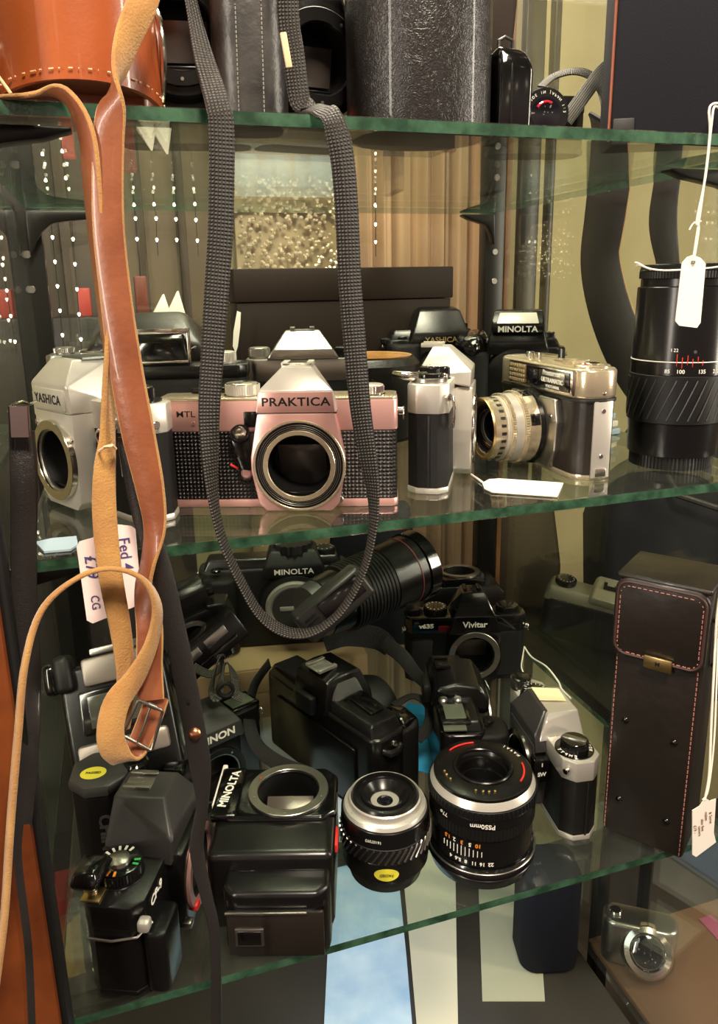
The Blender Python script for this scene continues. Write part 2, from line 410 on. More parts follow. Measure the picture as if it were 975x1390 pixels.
# curtain right of centre behind the cabinet
M['curtain'] = mat('beige_curtain', (190, 160, 126), .85, 0, None, (5, (168, 134, 104), .3, .7))
b = MB(1); pts = []
a = at(478, 400, 'y', .72).x; c = at(652, 400, 'y', .72).x; n = 120
f = [(a + (c - a) * i / n, .72 + .012 * math.sin(i * .36) + .005 * math.sin(i * .83 + 1)) for i in range(n + 1)]
bk = [(x, y + .004) for x, y in f[::-1]]
b.prism(f + bk, 'xy', -.9, .75); tag(b.build('curtain', 'curtain', ang=80), 'beige pleated curtain hanging behind the cabinet, left of the corner upright', 'curtain')
# dark shelving behind on the left
b = MB(1); x0 = at(-60, 400, 'y', .78).x; x1 = at(165, 400, 'y', .78).x
b.box(((x0 + x1) / 2, .80, .02), (x1 - x0, .05, 1.9), .003)
dk = thing('wall_panelling', 'dark brown wooden panelling behind the left end of the cabinet', 'panelling')
b.build('panel', mat('dark_panel', (44, 36, 27), .5, 0, None, (5, (64, 52, 36), .4, .7)), dk)
for i, px in enumerate((12, 44, 98, 150)):
    q = MB(1); x = at(px, 400, 'y', .77).x; q.box((x, .768, .02), (.016, .014, 1.9), .003); q.build('batten', mat('batten_wood%d' % i, (58, 46, 32), .5), dk)
# brown middle panelling with battens
dk = thing('folding_screen', 'brown folding screen with dark slats behind the cabinet, between panelling and window', 'screen')
b = MB(1); x0 = at(166, 400, 'y', .79).x; x1 = at(296, 400, 'y', .79).x
b.box(((x0 + x1) / 2, .80, .30), (x1 - x0, .03, .74), .003); b.build('panel', mat('screen_panel', (80, 67, 47), .6, 0, None, (6, (100, 86, 62), .4, .7)), dk)
for px in (190, 247, 300):
    q = MB(1); x = at(px, 300, 'y', .77).x; q.box((x, .778, .30), (.012, .012, .74), .003); q.build('slat', mat('slat_wood', (56, 44, 30), .5), dk)
# window with a bluish pane and a glittering bead panel under it
w = thing('window', 'small bright window with a bluish pane far behind the cabinet', 'window')
a = at(312, 208, 'y', .80); c = at(470, 272, 'y', .80)
b = MB(1); cx, cz = (a.x + c.x) / 2, (a.z + c.z) / 2; W, H = c.x - a.x, a.z - c.z
for s_ in (-1, 1):
    b.box((cx + s_ * (W / 2 + .006), .79, cz), (.014, .03, H + .026), .002); b.box((cx, .79, cz + s_ * (H / 2 + .006)), (W, .03, .014), .002)
b.build('window_frame', mat('window_frame', (120, 84, 54), .5), w)
m, nt, N, L, bs = new_mat('window_light'); tc = N.new('ShaderNodeTexCoord'); n_ = N.new('ShaderNodeTexNoise'); n_.inputs['Scale'].default_value = 9
mp = N.new('ShaderNodeMapping'); mp.inputs['Scale'].default_value = (6, 1, .6); cr = N.new('ShaderNodeValToRGB')
cr.color_ramp.elements[0].position = .38; cr.color_ramp.elements[0].color = lin((150, 84, 50)); cr.color_ramp.elements[1].position = .62; cr.color_ramp.elements[1].color = lin((150, 205, 245))
e2 = cr.color_ramp.elements.new(.5); e2.color = lin((60, 140, 200))
L.new(tc.outputs['Object'], mp.inputs[0]); L.new(mp.outputs[0], n_.inputs['Vector']); L.new(n_.outputs['Fac'], cr.inputs[0]); L.new(cr.outputs[0], bs.inputs['Emission Color']); bs.inputs['Emission Strength'].default_value = .55
b = MB(1); b.box((cx, .795, cz), (W, .006, H)); b.build('pane', m, w)
# beads
b = MB(1); rnd = random.Random(3); a = at(318, 280, 'y', .79); c = at(502, 385, 'y', .79)
for i in range(330):
    x = rnd.uniform(a.x, c.x); z = rnd.uniform(c.z, a.z); r = rnd.uniform(.002, .0046)
    b.lathe([(0, -r), (r * .7, -r * .7), (r, 0), (r * .7, r * .7), (0, r)], (x, .78 + rnd.uniform(-.006, .006), z), 'z', 8)
bs_ = thing('bead_screen', 'pale gold screen with glittering crystal beads below the bright window', 'screen', (0, 0, 0)); cb = b.build('crystal_beads', mat('crystal', (246, 232, 205), .12, .6), bs_); cb['kind'] = 'stuff'
b = MB(1); b.box(((a.x + c.x) / 2, .80, (a.z - 1.1) / 2), (c.x - a.x, .008, a.z + 1.1), .002); b.build('board', mat('gold_board', (140, 122, 86), .5), bs_)
# bulb strings added in place of lights reflected in the glass
def reflected_light_string(pts, label, y=.62):
    t = thing('reflected_light_string', label, 'string of reflected lights', group='stand-in strings of reflected lights behind the cabinet')
    P = [at(px, py, 'y', y) for px, py in pts]
    q = MB(1); q.tube([P[0] + V((0, 0, .06))] + P + [P[-1] - V((0, 0, .02))], .0006, 6); q.build('wire', 'black_matte', t)
    for p in P:
        q = MB(1); r = .0019
        q.lathe([(0, r), (r * .7, r * .7), (r, 0), (r * .75, -r * .8), (r * .4, -r * 1.5), (0, -r * 1.6)], p, 'z', 12); q.build('bulb', 'bulb', t)
reflected_light_string([(61 + i * 3.4, 222 + i * 33.2) for i in range(9)], 'stand-in string of reflected lights just right of the left corner upright')
reflected_light_string([(91 + i * 2.7, 222 + i * 34) for i in range(8)], 'stand-in string of reflected lights left of the brown leather strap')
reflected_light_string([(2 + i * 2.4, 322 + i * 28) for i in range(6)], 'stand-in string of reflected lights seen through the left side pane')
reflected_light_string([(181, 254), (184, 296), (186, 324)], 'short stand-in string of reflected lights directly right of the brown leather strap')
reflected_light_string([(209, 254), (212, 296), (213, 325)], 'short stand-in string of reflected lights second to the right of the brown leather strap')
reflected_light_string([(236, 255), (239, 297), (240, 325)], 'short stand-in string of reflected lights third to the right of the brown leather strap')
reflected_light_string([(263, 256), (266, 298), (268, 326)], 'short stand-in string of reflected lights beside the left strand of black webbing')
reflected_light_string([(510, 208 + i * 24) for i in range(6)], 'stand-in string of reflected lights right of the webbing loop, before the curtain')

# ---------------------------------------------------------------- area lights and world
def area(name, loc, target, size, power, col=(1, .86, .68), sy=None):
    l = bpy.data.lights.new(name, 'AREA'); l.energy = power; l.color = col; l.size = size
    if sy: l.shape = 'RECTANGLE'; l.size_y = sy
    o = bpy.data.objects.new(name, l); C.objects.link(o); o.location = loc
    o.rotation_euler = (V(target) - V(loc)).to_track_quat('-Z', 'Y').to_euler(); return o
area('ceiling_lamp', (.15, -.75, 1.15), (.2, .1, 0), .28, 22)
area('left_tube_lamp', (-.75, -.5, .35), (.1, .1, 0), .08, 7, (1, .9, .76), .9)
area('right_tube_lamp', (1.45, -.5, .35), (.2, .1, -.05), .10, 11, (1, .9, .74), .9)
area('inner_lamp', (.2, .25, .62), (.2, .25, 0), .3, 5, (1, .88, .7))
area('back_wall_fill', (.25, .66, .95), (.35, .84, .0), .5, 3.6, (1, .9, .7), .05)  # added to light the wall behind the cabinet
area('low_lamp', (.25, .22, -.42), (.25, .3, -.66), .3, .5, (.82, .92, 1))
wd = bpy.data.worlds.new('world'); S.world = wd; wd.use_nodes = True
N = wd.node_tree.nodes; L = wd.node_tree.links; bg = N['Background']
tc = N.new('ShaderNodeTexCoord'); sp = N.new('ShaderNodeSeparateXYZ'); cr = N.new('ShaderNodeValToRGB'); ma = N.new('ShaderNodeMath'); ma.operation = 'MULTIPLY_ADD'; ma.inputs[1].default_value = .5; ma.inputs[2].default_value = .5
L.new(tc.outputs['Generated'], sp.inputs[0]); L.new(sp.outputs[2], ma.inputs[0]); L.new(ma.outputs[0], cr.inputs[0]); L.new(cr.outputs[0], bg.inputs[0])
E_ = cr.color_ramp.elements; E_[0].position = .0; E_[0].color = (.05, .035, .025, 1); E_[1].position = 1; E_[1].color = (.3, .24, .17, 1)
e = E_.new(.36); e.color = (.20, .12, .10, 1); e = E_.new(.48); e.color = (.85, .52, .46, 1); e = E_.new(.56); e.color = (1.0, .80, .62, 1); e = E_.new(.68); e.color = (.22, .17, .12, 1)
bg.inputs[1].default_value = .28
vo = N.new('ShaderNodeTexVoronoi'); vo.inputs['Scale'].default_value = 5.2; L.new(tc.outputs['Generated'], vo.inputs['Vector'])  # made-up bright spots in the world, for sparkle on glossy parts
lt = N.new('ShaderNodeMapRange'); lt.inputs[1].default_value = .20; lt.inputs[2].default_value = .13; L.new(vo.outputs['Distance'], lt.inputs[0])
up = N.new('ShaderNodeMapRange'); up.inputs[1].default_value = .05; up.inputs[2].default_value = .15; L.new(sp.outputs[2], up.inputs[0])
mu = N.new('ShaderNodeMath'); mu.operation = 'MULTIPLY'; L.new(lt.outputs[0], mu.inputs[0]); L.new(up.outputs[0], mu.inputs[1])
ad = N.new('ShaderNodeMixRGB'); ad.blend_type = 'ADD'; ad.inputs[0].default_value = 1; L.new(cr.outputs[0], ad.inputs[1])
sc_ = N.new('ShaderNodeMixRGB'); sc_.inputs[1].default_value = (0, 0, 0, 1); sc_.inputs[2].default_value = (9, 7.2, 5, 1); L.new(mu.outputs[0], sc_.inputs[0]); L.new(sc_.outputs[0], ad.inputs[2]); L.new(ad.outputs[0], bg.inputs[0])
vs = S.view_settings; vs.view_transform = 'Standard'; vs.look = 'None'; vs.gamma = 1; vs.use_curve_mapping = False; vs.exposure = .5
S.cycles.transparent_max_bounces = 24; S.cycles.max_bounces = 10; S.cycles.sample_clamp_indirect = 6

# ---------------------------------------------------------------- straps and strings
def path(spec, n=6):
    """spec rows: px, py, y-depth, width mm, angle deg -> 3-D points, width directions, widths (m)"""
    P = [at(r[0], r[1], 'y', r[2]) if not isinstance(r[0], Vector) else r[0] for r in spec]
    P2 = ctrl(P, n); A = ctrl([V((r[3], r[4], 0)) for r in spec], n)
    wd = []
    for i, p in enumerate(P2):
        t = (P2[min(i + 1, len(P2) - 1)] - P2[max(i - 1, 0)]).normalized(); f = (p - CAM_O).normalized()
        per = t.cross(f).normalized(); a = R(A[i].y); wd.append(per * math.cos(a) + f * math.sin(a))
    return P2, wd, [a.x * .001 for a in A]
def strap(name, spec, mt, parent=None, t=.0022, mats=None, n=6):
    P, wd, W = path(spec, n); b = MB(1); b.ribbon(P, wd, W, t, mats); return b.build(name, mt, parent, ang=50)
SM = [1, 1, 1, 1, 1, 0, 1, 1]      # smooth grain towards +normal, suede on the rest
st = thing('leather_shoulder_strap', 'long tan leather shoulder strap with a metal buckle, hanging from the tan camera case', 'strap', at(150, 160, 'y', -.03))
def fixp(o, root):                 # world-built part under a placed root
    o.matrix_parent_inverse = root.matrix_world.inverted(); return o
bpy.context.view_layer.update()
Y = -.03
o = strap('strap_length', [(200, -30, -.016, 14, 190), (193, 5, -.019, 14, 200), (172, 55, -.023, 14, 222), (157, 110, -.028, 14, 262), (151, 150, -.03, 14, 330), (147, 200, Y, 14, 350), (147, 300, Y, 14.5, 352),
    (157, 400, Y, 15, 350), (171, 500, Y, 16.5, 345), (188, 590, Y, 17, 342), (203, 660, Y, 15.5, 336), (210, 715, Y, 13, 328), (201, 765, Y, 13, 300), (195, 800, Y, 13, 310), (203, 850, Y - .004, 14, 345), (203, 905, Y - .004, 14, 350), (205, 950, Y - .008, 14, 358)],
    ['strap_leather', 'suede'], st, .0024, SM); fixp(o, st)
o = strap('strap_length', [(-25, 133, .02, 14, 270), (30, 130, .0, 14, 270), (72, 127, -.008, 14, 275), (98, 142, -.02, 14, 290), (118, 185, -.026, 13, 300), (126, 260, -.026, 13, 305), (134, 350, -.024, 12, 300),
    (142, 440, -.024, 12, 285), (146, 520, -.024, 12, 255), (146, 590, -.024, 10, 225), (142, 640, -.026, 11, 195), (142, 700, -.028, 12, 180), (150, 780, -.03, 12, 180), (163, 850, -.032, 11, 190), (170, 905, -.032, 10, 200), (170, 960, -.03, 9, 215), (166, 990, -.028, 9, 215)],
    ['strap_leather', 'suede'], st, .0024, SM); fixp(o, st)
o = strap('strap_length', [(-5, 1330, -.05, 11, 262), (6, 1240, -.05, 11, 262), (14, 1120, -.05, 11, 262), (24, 1000, -.05, 11, 262), (34, 900, -.05, 11, 264), (58, 826, -.048, 11, 266), (108, 783, -.046, 11, 270), (155, 772, -.044, 11, 270), (195, 788, -.042, 11, 268),
    (213, 825, -.04, 10, 250), (206, 872, -.04, 10, 235), (184, 918, -.042, 12, 215), (158, 955, -.046, 14, 200), (150, 1000, -.05, 14, 190), (164, 1030, -.048, 14, 120), (182, 1022, -.042, 13, 40), (200, 985, -.038, 13, 12), (214, 945, -.034, 13, 5)],
    ['strap_leather', 'suede'], st, .0026, SM); fixp(o, st)
# buckle
P = [at(px, py, 'y', -.045) for px, py in ((188, 950), (221, 965), (206, 1019), (166, 998))]
def loop(P, r):
    out = []
    for i, p in enumerate(P):
        a = P[i - 1]; c = P[(i + 1) % len(P)]
        for t in (.12, .04): out.append(p + (a - p) * t)
        for t in (.04, .12): out.append(p + (c - p) * t)
    return out
b = MB(1); b.tube(loop(P, 0), .0009, 10, True); o = b.build('buckle', 'steel', st); fixp(o, st)
b = MB(1); b.tube([(P[0] + P[1]) / 2, (P[0] + P[1]) / 2 * .5 + (P[2] + P[3]) / 2 * .5 - V((0, .0015, 0)), (P[2] + P[3]) / 2], .0007, 8); b.cyl((P[0] + P[1]) / 2 - (P[1] - P[0]) * .12, .0014, .005, P[1] - P[0], 12); o2 = b.build('buckle_pin', 'steel', st); fixp(o2, st)
b = MB(1); b.tube([at(135, 612, 'y', -.029), at(142, 607, 'y', -.034), at(152, 604, 'y', -.034), at(157, 609, 'y', -.029)], .0008, 8); o = b.build('tied_thread', 'thread', st); fixp(o, st)

web = thing('webbing_strap', 'black woven camera strap hanging in a long U-shaped loop from the top shelf', 'strap', at(300, 160, 'y', -.02)); bpy.context.view_layer.update()
o = strap('webbing_loop', [(255, -20, .03, 9, 60), (266, 30, .02, 9, 50), (279, 85, .004, 11, 30), (295, 140, -.014, 12, 12), (301, 180, -.018, 12.5, 5), (300, 300, -.018, 12.5, 3), (294, 400, -.018, 12.5, 5), (288, 490, -.018, 12, 8), (284, 560, -.018, 11.5, 15), (286, 630, -.018, 10.5, 40), (291, 685, -.018, 9.5, 60),
    (303, 735, -.02, 9, 64), (325, 785, -.02, 9, 62), (352, 832, -.02, 9, 58), (382, 855, -.02, 10, 55), (412, 860, -.02, 10, 60), (442, 848, -.02, 9, 65), (470, 820, -.02, 9, 66), (494, 772, -.02, 9, 66), (506, 720, -.02, 9, 62), (507, 675, -.018, 10, 50), (500, 625, -.018, 11, 25), (489, 550, -.018, 12, 8), (482, 470, -.018, 12.5, 0),
    (475, 380, -.018, 12.5, 0), (471, 290, -.018, 12.5, 0), (466, 225, -.018, 12.5, -4), (458, 180, -.017, 12.5, -15), (449, 157, -.012, 12, -45), (436, 150, -.001, 12, -78), (420, 148, .015, 12, -80)], 'webbing', web, .0016, n=8); fixp(o, web)
o = strap('webbing_end', [(420, 148, .016, 12, -70), (408, 138, .022, 12, -20), (403, 110, .024, 12, 0), (398, 70, .026, 12, 5), (392, 30, .03, 12, 5), (390, -20, .03, 12, 5)], 'webbing', web, .0016); fixp(o, web)
b = MB(1); p0, p1 = at(384, 44, 'y', .012), at(393, 92, 'y', .012); b.box(((p0 + p1) / 2), (.0035, .002, (p0 - p1).length), .0006, rot=('Y', R(-9))); o = b.build('strap_slider', 'thread', web); fixp(o, web)

blk = thing('black_leather_strap', 'black leather strap with a copper rivet hanging right of the tan strap', 'strap', at(240, 860, 'y', -.022)); bpy.context.view_layer.update()
o = strap('strap_length', [(172, 592, -.020, 9, 0), (181, 640, -.021, 11, 0), (196, 705, -.022, 11.5, 0), (218, 770, -.022, 11.5, 0), (234, 840, -.022, 12, 0), (250, 915, -.022, 12.5, 0), (263, 985, -.022, 12.5, 0), (272, 1040, -.022, 12.5, 5), (275, 1090, -.022, 8, 30), (267, 1150, -.022, 9, 30), (280, 1215, -.022, 8, 35), (292, 1275, -.022, 7, 30), (294, 1400, -.022, 7, 30)],
    'strap_black', blk, .002); fixp(o, blk)
b = MB(1); b.lathe([(0, .0022), (.002, .0019), (.0034, .0008), (.0038, 0), (0, 0)], at(264, 996, 'y', -.0235), -CAM_F, 24); o = b.build('rivet', mat('copper', (214, 150, 108), .3, 1), blk); fixp(o, blk)
b = MB(1); b.cyl(at(256, 952, 'y', -.0237), .0011, .0004, -CAM_F, 16); o = b.build('strap_hole', 'black_matte', blk); fixp(o, blk)

lf = thing('narrow_black_strap', 'flat black leather strap hanging down the left edge from a chrome clasp', 'strap', at(31, 600, 'y', -.012)); bpy.context.view_layer.update()
o = strap('strap_length', [(26, 566, -.006, 10, 0), (31, 640, -.012, 12, 0), (32, 720, -.012, 12.5, 0), (33, 820, -.014, 13, 5), (38, 920, -.018, 13, 10), (38, 1000, -.03, 12, 15), (32, 1090, -.034, 11, 20), (30, 1160, -.034, 9, 20), (40, 1240, -.034, 9, 10), (46, 1300, -.034, 9, 10), (50, 1400, -.034, 9, 10)], 'strap_black', lf, .0018); fixp(o, lf)
o = strap('strap_end_tab', [(40, 585, -.006, 5, 0), (43, 640, -.006, 6, 0), (44, 700, -.006, 5, 10), (42, 760, -.006, 5, 10)], 'leather_soft', lf, .0014); fixp(o, lf)
b = MB(1); P = [at(px, py, 'y', -.016) for px, py in ((14, 556), (36, 546), (37, 590), (18, 596))]
b.ribbon([(P[0] + P[1]) / 2, (P[2] + P[3]) / 2], [P[1] - P[0]] * 2, .0095, .0026); o = b.build('clasp', 'chrome', lf); fixp(o, lf)
b = MB(1); b.tube([at(12, 560, 'y', -.014), at(18, 549, 'y', -.017), at(30, 545, 'y', -.012), at(40, 549, 'y', -.004), at(48, 545, 'y', .01)], .0008, 8); o = b.build('chrome_hook', 'chrome', lf); fixp(o, lf)
# ================================================================ camera builders (mm, front = -Y, x to the right of someone facing the front)
def hull(b, pts, r=0, seg=2, rot=None, c=(0, 0, 0)):
    vs = [b.bm.verts.new(p) for p in pts]
    ret = bmesh.ops.convex_hull(b.bm, input=vs)
    dead = [g for g in ret['geom_interior'] + ret['geom_unused'] if isinstance(g, bmesh.types.BMVert) and g.is_valid]
    bmesh.ops.delete(b.bm, geom=list(set(dead)), context='VERTS')
    vs = [v for v in vs if v.is_valid]; fs = list({f for v in vs for f in v.link_faces}); es = list({e for f in fs for e in f.edges})
    bmesh.ops.dissolve_limit(b.bm, angle_limit=R(2), verts=vs, edges=es)
    vs = [v for v in vs if v.is_valid]; fs = list({f for v in vs for f in v.link_faces})
    b._bev(vs, fs, r, seg, rot, V(c)); return b
MB.hull = hull
def octo(W, D, c, x0=0, y0=0, cb=None):
    cb = c if cb is None else cb
    return [(x0 - W / 2, y0 - D / 2 + c), (x0 - W / 2 + c, y0 - D / 2), (x0 + W / 2 - c, y0 - D / 2), (x0 + W / 2, y0 - D / 2 + c),
            (x0 + W / 2, y0 + D / 2 - cb), (x0 + W / 2 - cb, y0 + D / 2), (x0 - W / 2 + cb, y0 + D / 2), (x0 - W / 2, y0 + D / 2 - cb)]
def roundrect(W, D, r, x0=0, y0=0, n=5, ex=1.):
    out = []
    for cx, cy, a in ((1, -1, -90), (1, 1, 0), (-1, 1, 90), (-1, -1, 180)):
        for i in range(n + 1):
            q = R(a + 90 * i / n); out.append((x0 + cx * (W / 2 - r) + r * math.cos(q), y0 + cy * (D / 2 - r) + r * math.sin(q)))
    return out
def knob(p, name, c, r, h, mt, base=None, capm=None, axis='z', crank=False, n=44):
    """knurled knob on a flange; cap disc on top; optional folding crank"""
    b = MB(); b.knurl(V(c) + axes_of(axis)[2] * h * .2, r, h * .65, axis, n, .45); b.cyl(c, r * .96, h * .22, axis, 40, .2)
    k = b.build(name, mt, p)
    z = axes_of(axis)[2]; b = MB(); b.lathe([(0, h), (r * .8, h), (r * .93, h * .93), (r * .93, h * .84), (0, h * .84)], c, axis, 40); b.build('knob_cap', capm or mt, k)
    if base: b = MB(); b.cyl(V(c) - z * .8, base, 1.6, axis, 44, .3); b.build('dial_base', 'black_metal', k)
    if crank:
        b = MB(); t = V(c) + z * (h + .7); b.box(t, (r * 1.5, r * .34, 1.1), .4, rot=('Z', .5)); b.cyl(t + V((r * .6, r * .32, 0)), r * .18, 2, axis, 16, .3); b.build('rewind_crank', 'chrome', k)
    return k
def marks(p, c, r, n, size=(.5, 2.2, .15), mt='white', a0=0, a1=360, axis='z', name='dial_numerals'):
    b = MB(); x, y, z = axes_of(axis)
    for i in range(n):
        a = R(a0 + (a1 - a0) * i / n); d = x * math.cos(a) + y * math.sin(a); t = z.cross(d)
        q = V(c) + d * r; m = Matrix((t, d, z)).transposed(); b.box(q, size, 0, rot=m)
    return b.build(name, mt, p)
def lug(p, c, axis=(1, 0, 0), ring=True):
    b = MB(); b.cyl(V(c) - V(axis) * 1, 2.6, 4, axis, 20, .4); q = b.build('strap_lug', 'chrome', p)
    if ring:
        b = MB(); cc = V(c) + V(axis) * 3; b.tube([cc + V((0, 3.4 * math.cos(i * .5236), -1.5 + 4.2 * math.sin(i * .5236))) for i in range(12)], .5, 8, True); b.build('split_ring', 'chrome', q)
    return q
def shoe(p, c, W=20, D=18, mt='chrome', rz=0):
    b = MB(); c = V(c); b.box(c + V((0, 0, .5)), (W, D, 1), .2)
    for s in (-1, 1): b.box(c + V((s * (W / 2 - .5), 0, 1.6)), (1, D, 2.2), .2); b.box(c + V((s * (W / 2 - 2), 0, 2.6)), (4, D, .8), .2)
    b.cyl(c + V((0, -1, 1)), 1.8, .35, 'z', 16); b.cyl(c + V((4, 4, 1)), 1, .35, 'z', 12)
    return b.build('hot_shoe', mt, p)
def carve(o, c, r, axis, h0, h1):
    """drill a round hole through one part (exact boolean, baked into its mesh)"""
    b = MB(); b.lathe([(0, h0), (r, h0), (r, h1), (0, h1)], c, axis, 48); k = b.build('cutter', 'black_matte')
    m = o.modifiers.new('cut', 'BOOLEAN'); m.operation = 'DIFFERENCE'; m.solver = 'EXACT'; m.object = k; k.parent = o.parent
    bpy.context.view_layer.update()
    me = bpy.data.meshes.new_from_object(o.evaluated_get(bpy.context.evaluated_depsgraph_get()))
    mt = o.data.materials[0]; o.modifiers.clear(); o.data = me; me.materials.clear(); me.materials.append(mt)
    for q in me.polygons: q.material_index = 0; q.use_smooth = True
    me.set_sharp_from_angle(angle=R(30)); bpy.data.objects.remove(k)
def mount(p, c, ro, ri, rings, depth=26, axis=(0, -1, 0), style='m42', mh=2.5):
    """lens mount seen from the front: rings=[(ro,ri,h,mat)], dark mirror box behind"""
    c = V(c); z = V(axis); x, y, zz = axes_of(axis); first = None
    for o in list(p.children):
        if o.name.split('.')[0] in ('body', 'mount_housing', 'front_plate'): carve(o, c, ri + .3, axis, -depth - .5, 14)
    for i, (a, q, h, mt) in enumerate(rings):
        b = MB(); b.ring(c, a, q, h, axis, 72, .35); o = b.build('lens_mount' if i == 0 else 'mount_ring', mt, p if i == 0 else first)
        first = first or o
    b = MB(); b.lathe([(ri, .3), (ri, -depth), (0, -depth)], c, axis, 48); b.build('throat', 'black_matte', first)
    b = MB(); up = V((0, 0, 1)) if abs(z.z) < .7 else V((0, 1, 0)); rt = up.cross(z) * -1; w = ri * .78
    o0 = c - z * 4 - up * ri * .55; o1 = c - z * (depth * .86) + up * ri * .62; o1 = c - z * 16 + up * ri * .55; o0 = c - z * (depth - 2) - up * ri * .5
    vs = [o0 - rt * w, o0 + rt * w, o1 + rt * w, o1 - rt * w]; q = (o1 - o0).cross(rt).normalized()
    b.hull([v for v in vs] + [v + q * .8 for v in vs], .15); b.build('mirror', 'mirror', first)
    b = MB(); b.box(c - z * 1.5 - up * (ri * .86), (ri * 1.1, 2, 1.2), .3); b.build('mirror_box_lip', 'black_metal', first)
    if style == 'bayonet':
        b = MB()
        for k in range(5): a = R(54 + 72 * k); b.cyl(c + z * (rings[0][2] - .05) + (x * math.cos(a) + y * math.sin(a)) * ((ro + ri) / 2), 1.1, .3, axis, 14, .08)
        b.build('mount_screws', 'steel', first)
        b = MB(); a = R(150); b.cyl(c + z * (rings[0][2] - .05) + (x * math.cos(a) + y * math.sin(a)) * ((ro + ri) / 2 - .2), .9, .4, axis, 12); b.build('index_dot', 'red', first)
    return first
def housing(p, cx, zt, zb, wt, wm, wb, y0, prot, mt, r=3, zm=None):
    zm = (zt + zb) * .5 if zm is None else zm; k = 5
    pts = [(cx - wt / 2, zt), (cx - wm / 2, zm + 3), (cx - wm / 2, zm - 6), (cx - wb / 2 - 1, zb + k), (cx - wb / 2 + k * .8, zb), (cx + wb / 2 - k * .8, zb), (cx + wb / 2 + 1, zb + k), (cx + wm / 2, zm - 6), (cx + wm / 2, zm + 3), (cx + wt / 2, zt)]
    b = MB(); b.prism(pts, 'xz', y0 - prot, y0 + 4, 1.0, 2); return b.build('mount_housing', mt, p)
def prismhead(p, cx, yf, yb, zb, zl, zt, wb, wl, wt, mt, r=1.2, ysl=8, wback=None, name='prism_housing'):
    wk = wback or wl * .8
    b = MB(); b.hull([(cx - wb / 2, yf, zb), (cx + wb / 2, yf, zb), (cx - wl / 2, yf + .5, zl), (cx + wl / 2, yf + .5, zl), (cx - wt / 2, yf + ysl, zt), (cx + wt / 2, yf + ysl, zt),
                       (cx - wt / 2, yb - 5, zt - .5), (cx + wt / 2, yb - 5, zt - .5), (cx - wk / 2, yb, zb + 4), (cx + wk / 2, yb, zb + 4), (cx - wb / 2, yb, zb), (cx + wb / 2, yb, zb)], r)
    return b.build(name, mt, p)
def slr(root, W=144, D=32, hb=5.5, zt=51, H=72, c=8, plate='satin', cover='leatherette', top=None, x0=0):
    b = MB(); b.prism(octo(W - 1, D - 1, c, x0), 'xy', hb - .3, zt + .3, .5, 1); b.build('body', cover, root, 25)
    b = MB(); b.prism(octo(W, D, c, x0), 'xy', 0, hb, 1, 2); b.build('bottom_plate', plate, root)
    b = MB(); b.prism(octo(W, D, c, x0), 'xy', zt, H, 1.2, 2); return b.build('top_plate', top or plate, root)

# ---------------------------------------------------------------- silver SLR in the middle, pink reflection painted into its plates
t = thing('film_camera', 'lensless silver SLR, pink reflection painted on, in the webbing loop on the middle shelf', 'camera', (.1035, .0640, ZM), R(-19.6))
slr(t, 156, 30, 5.5, 51, 71, 3, 'satin_pink_reflection', 'studs', x0=-6)
b = MB(); b.prism(octo(155, 29, 3, -6), 'xy', 70.6, 72.6, .6, 2); b.build('top_cover', 'satin_warm', t)
housing(t, 8, 64, .5, 49, 60, 50, -15, 11, 'satin_pink_reflection', zm=33)
prismhead(t, 8, -24.5, 13, 64, 78, 92, 51, 47.5, 19, 'satin', 1.0, 10, 36)
b = MB(); b.hull([(8 - 24.6, -24.9, 65), (8 + 24.6, -24.9, 65), (8 - 23, -24.9, 77.6), (8 + 23, -24.9, 77.6), (8 - 24.6, -23.5, 65), (8 + 24.6, -23.5, 65), (8 - 23, -23.5, 77.6), (8 + 23, -23.5, 77.6)], .4); b.build('name_plate', 'satin_pink_reflection', t)
b = MB(); b.box((8, -18, 64.2), (51, 13, .9), .2); b.build('black_gap_strip', 'ink_black', t)  # ink-black strip between mount housing and prism
text('PRAKTICA', 7.4, 'ink_black', t, (8, -24.95, 71.2), sx=1.2, bold=.16, space=1.06)
shoe(t, (8, -2, 91.5), 20, 17, 'satin')
mount(t, (9, -26, 30.5), 29, 20, [(29.6, 28, 1.2, 'satin_warm'), (28.1, 23, .7, 'black_metal'), (23.2, 20, 1.6, 'satin_warm')], 30)
b = MB()
for r_ in (24.2, 25.4, 26.6): b.ring((9, -26.6, 30.5), r_, r_ - .35, .35, (0, -1, 0), 60, .1)
b.build('groove_rings', 'steel', t)
text('MTL 3', 5.6, 'ink_black', t, (-62, -15.05, 62.5), sx=1.2, bold=.05)
b = MB(); b.cyl((-60, -15.2, 56.5), 1.3, .8, (0, -1, 0), 16, .2); b.build('screw', 'chrome', t)
b = MB(); b.box((-20, -15, 59), (14, 1.4, 10), .3); b.build('dark_window', 'black_gloss', t)
b = MB(); b.prism([(-36, 50), (-17, 52), (-17, 28), (-22, 26), (-30, 27)], 'xz', -21, -14, 1); rel = b.build('release_housing', 'black_gloss', t)
b = MB(); b.lathe([(6.4, 0), (6.4, 3), (5.4, 4), (5, 3.4), (5, 0)], (-29, -19, 49.5), (0, -.75, .66), 36); b.build('release_collar', 'black_metal', rel)
b = MB(); b.lathe([(4.6, 0), (4.8, 3.6), (3.8, 5), (1.4, 5.4), (0, 5.0)], (-29, -19, 49.5), (0, -.75, .66), 36); b.build('shutter_release', 'chrome', rel)
b = MB(); b.ring((-27, -15, 23.5), 5.4, 4, 2, (0, -1, 0), 32, .3); tl = b.build('self_timer', 'black_metal', t); b = MB(); b.lathe([(0, 2.6), (2.6, 2.4), (3.7, 1.4), (3.7, 0)], (-27, -15, 23.5), (0, -1, 0), 32); b.build('self_timer_cap', 'satin_pink_reflection', tl)
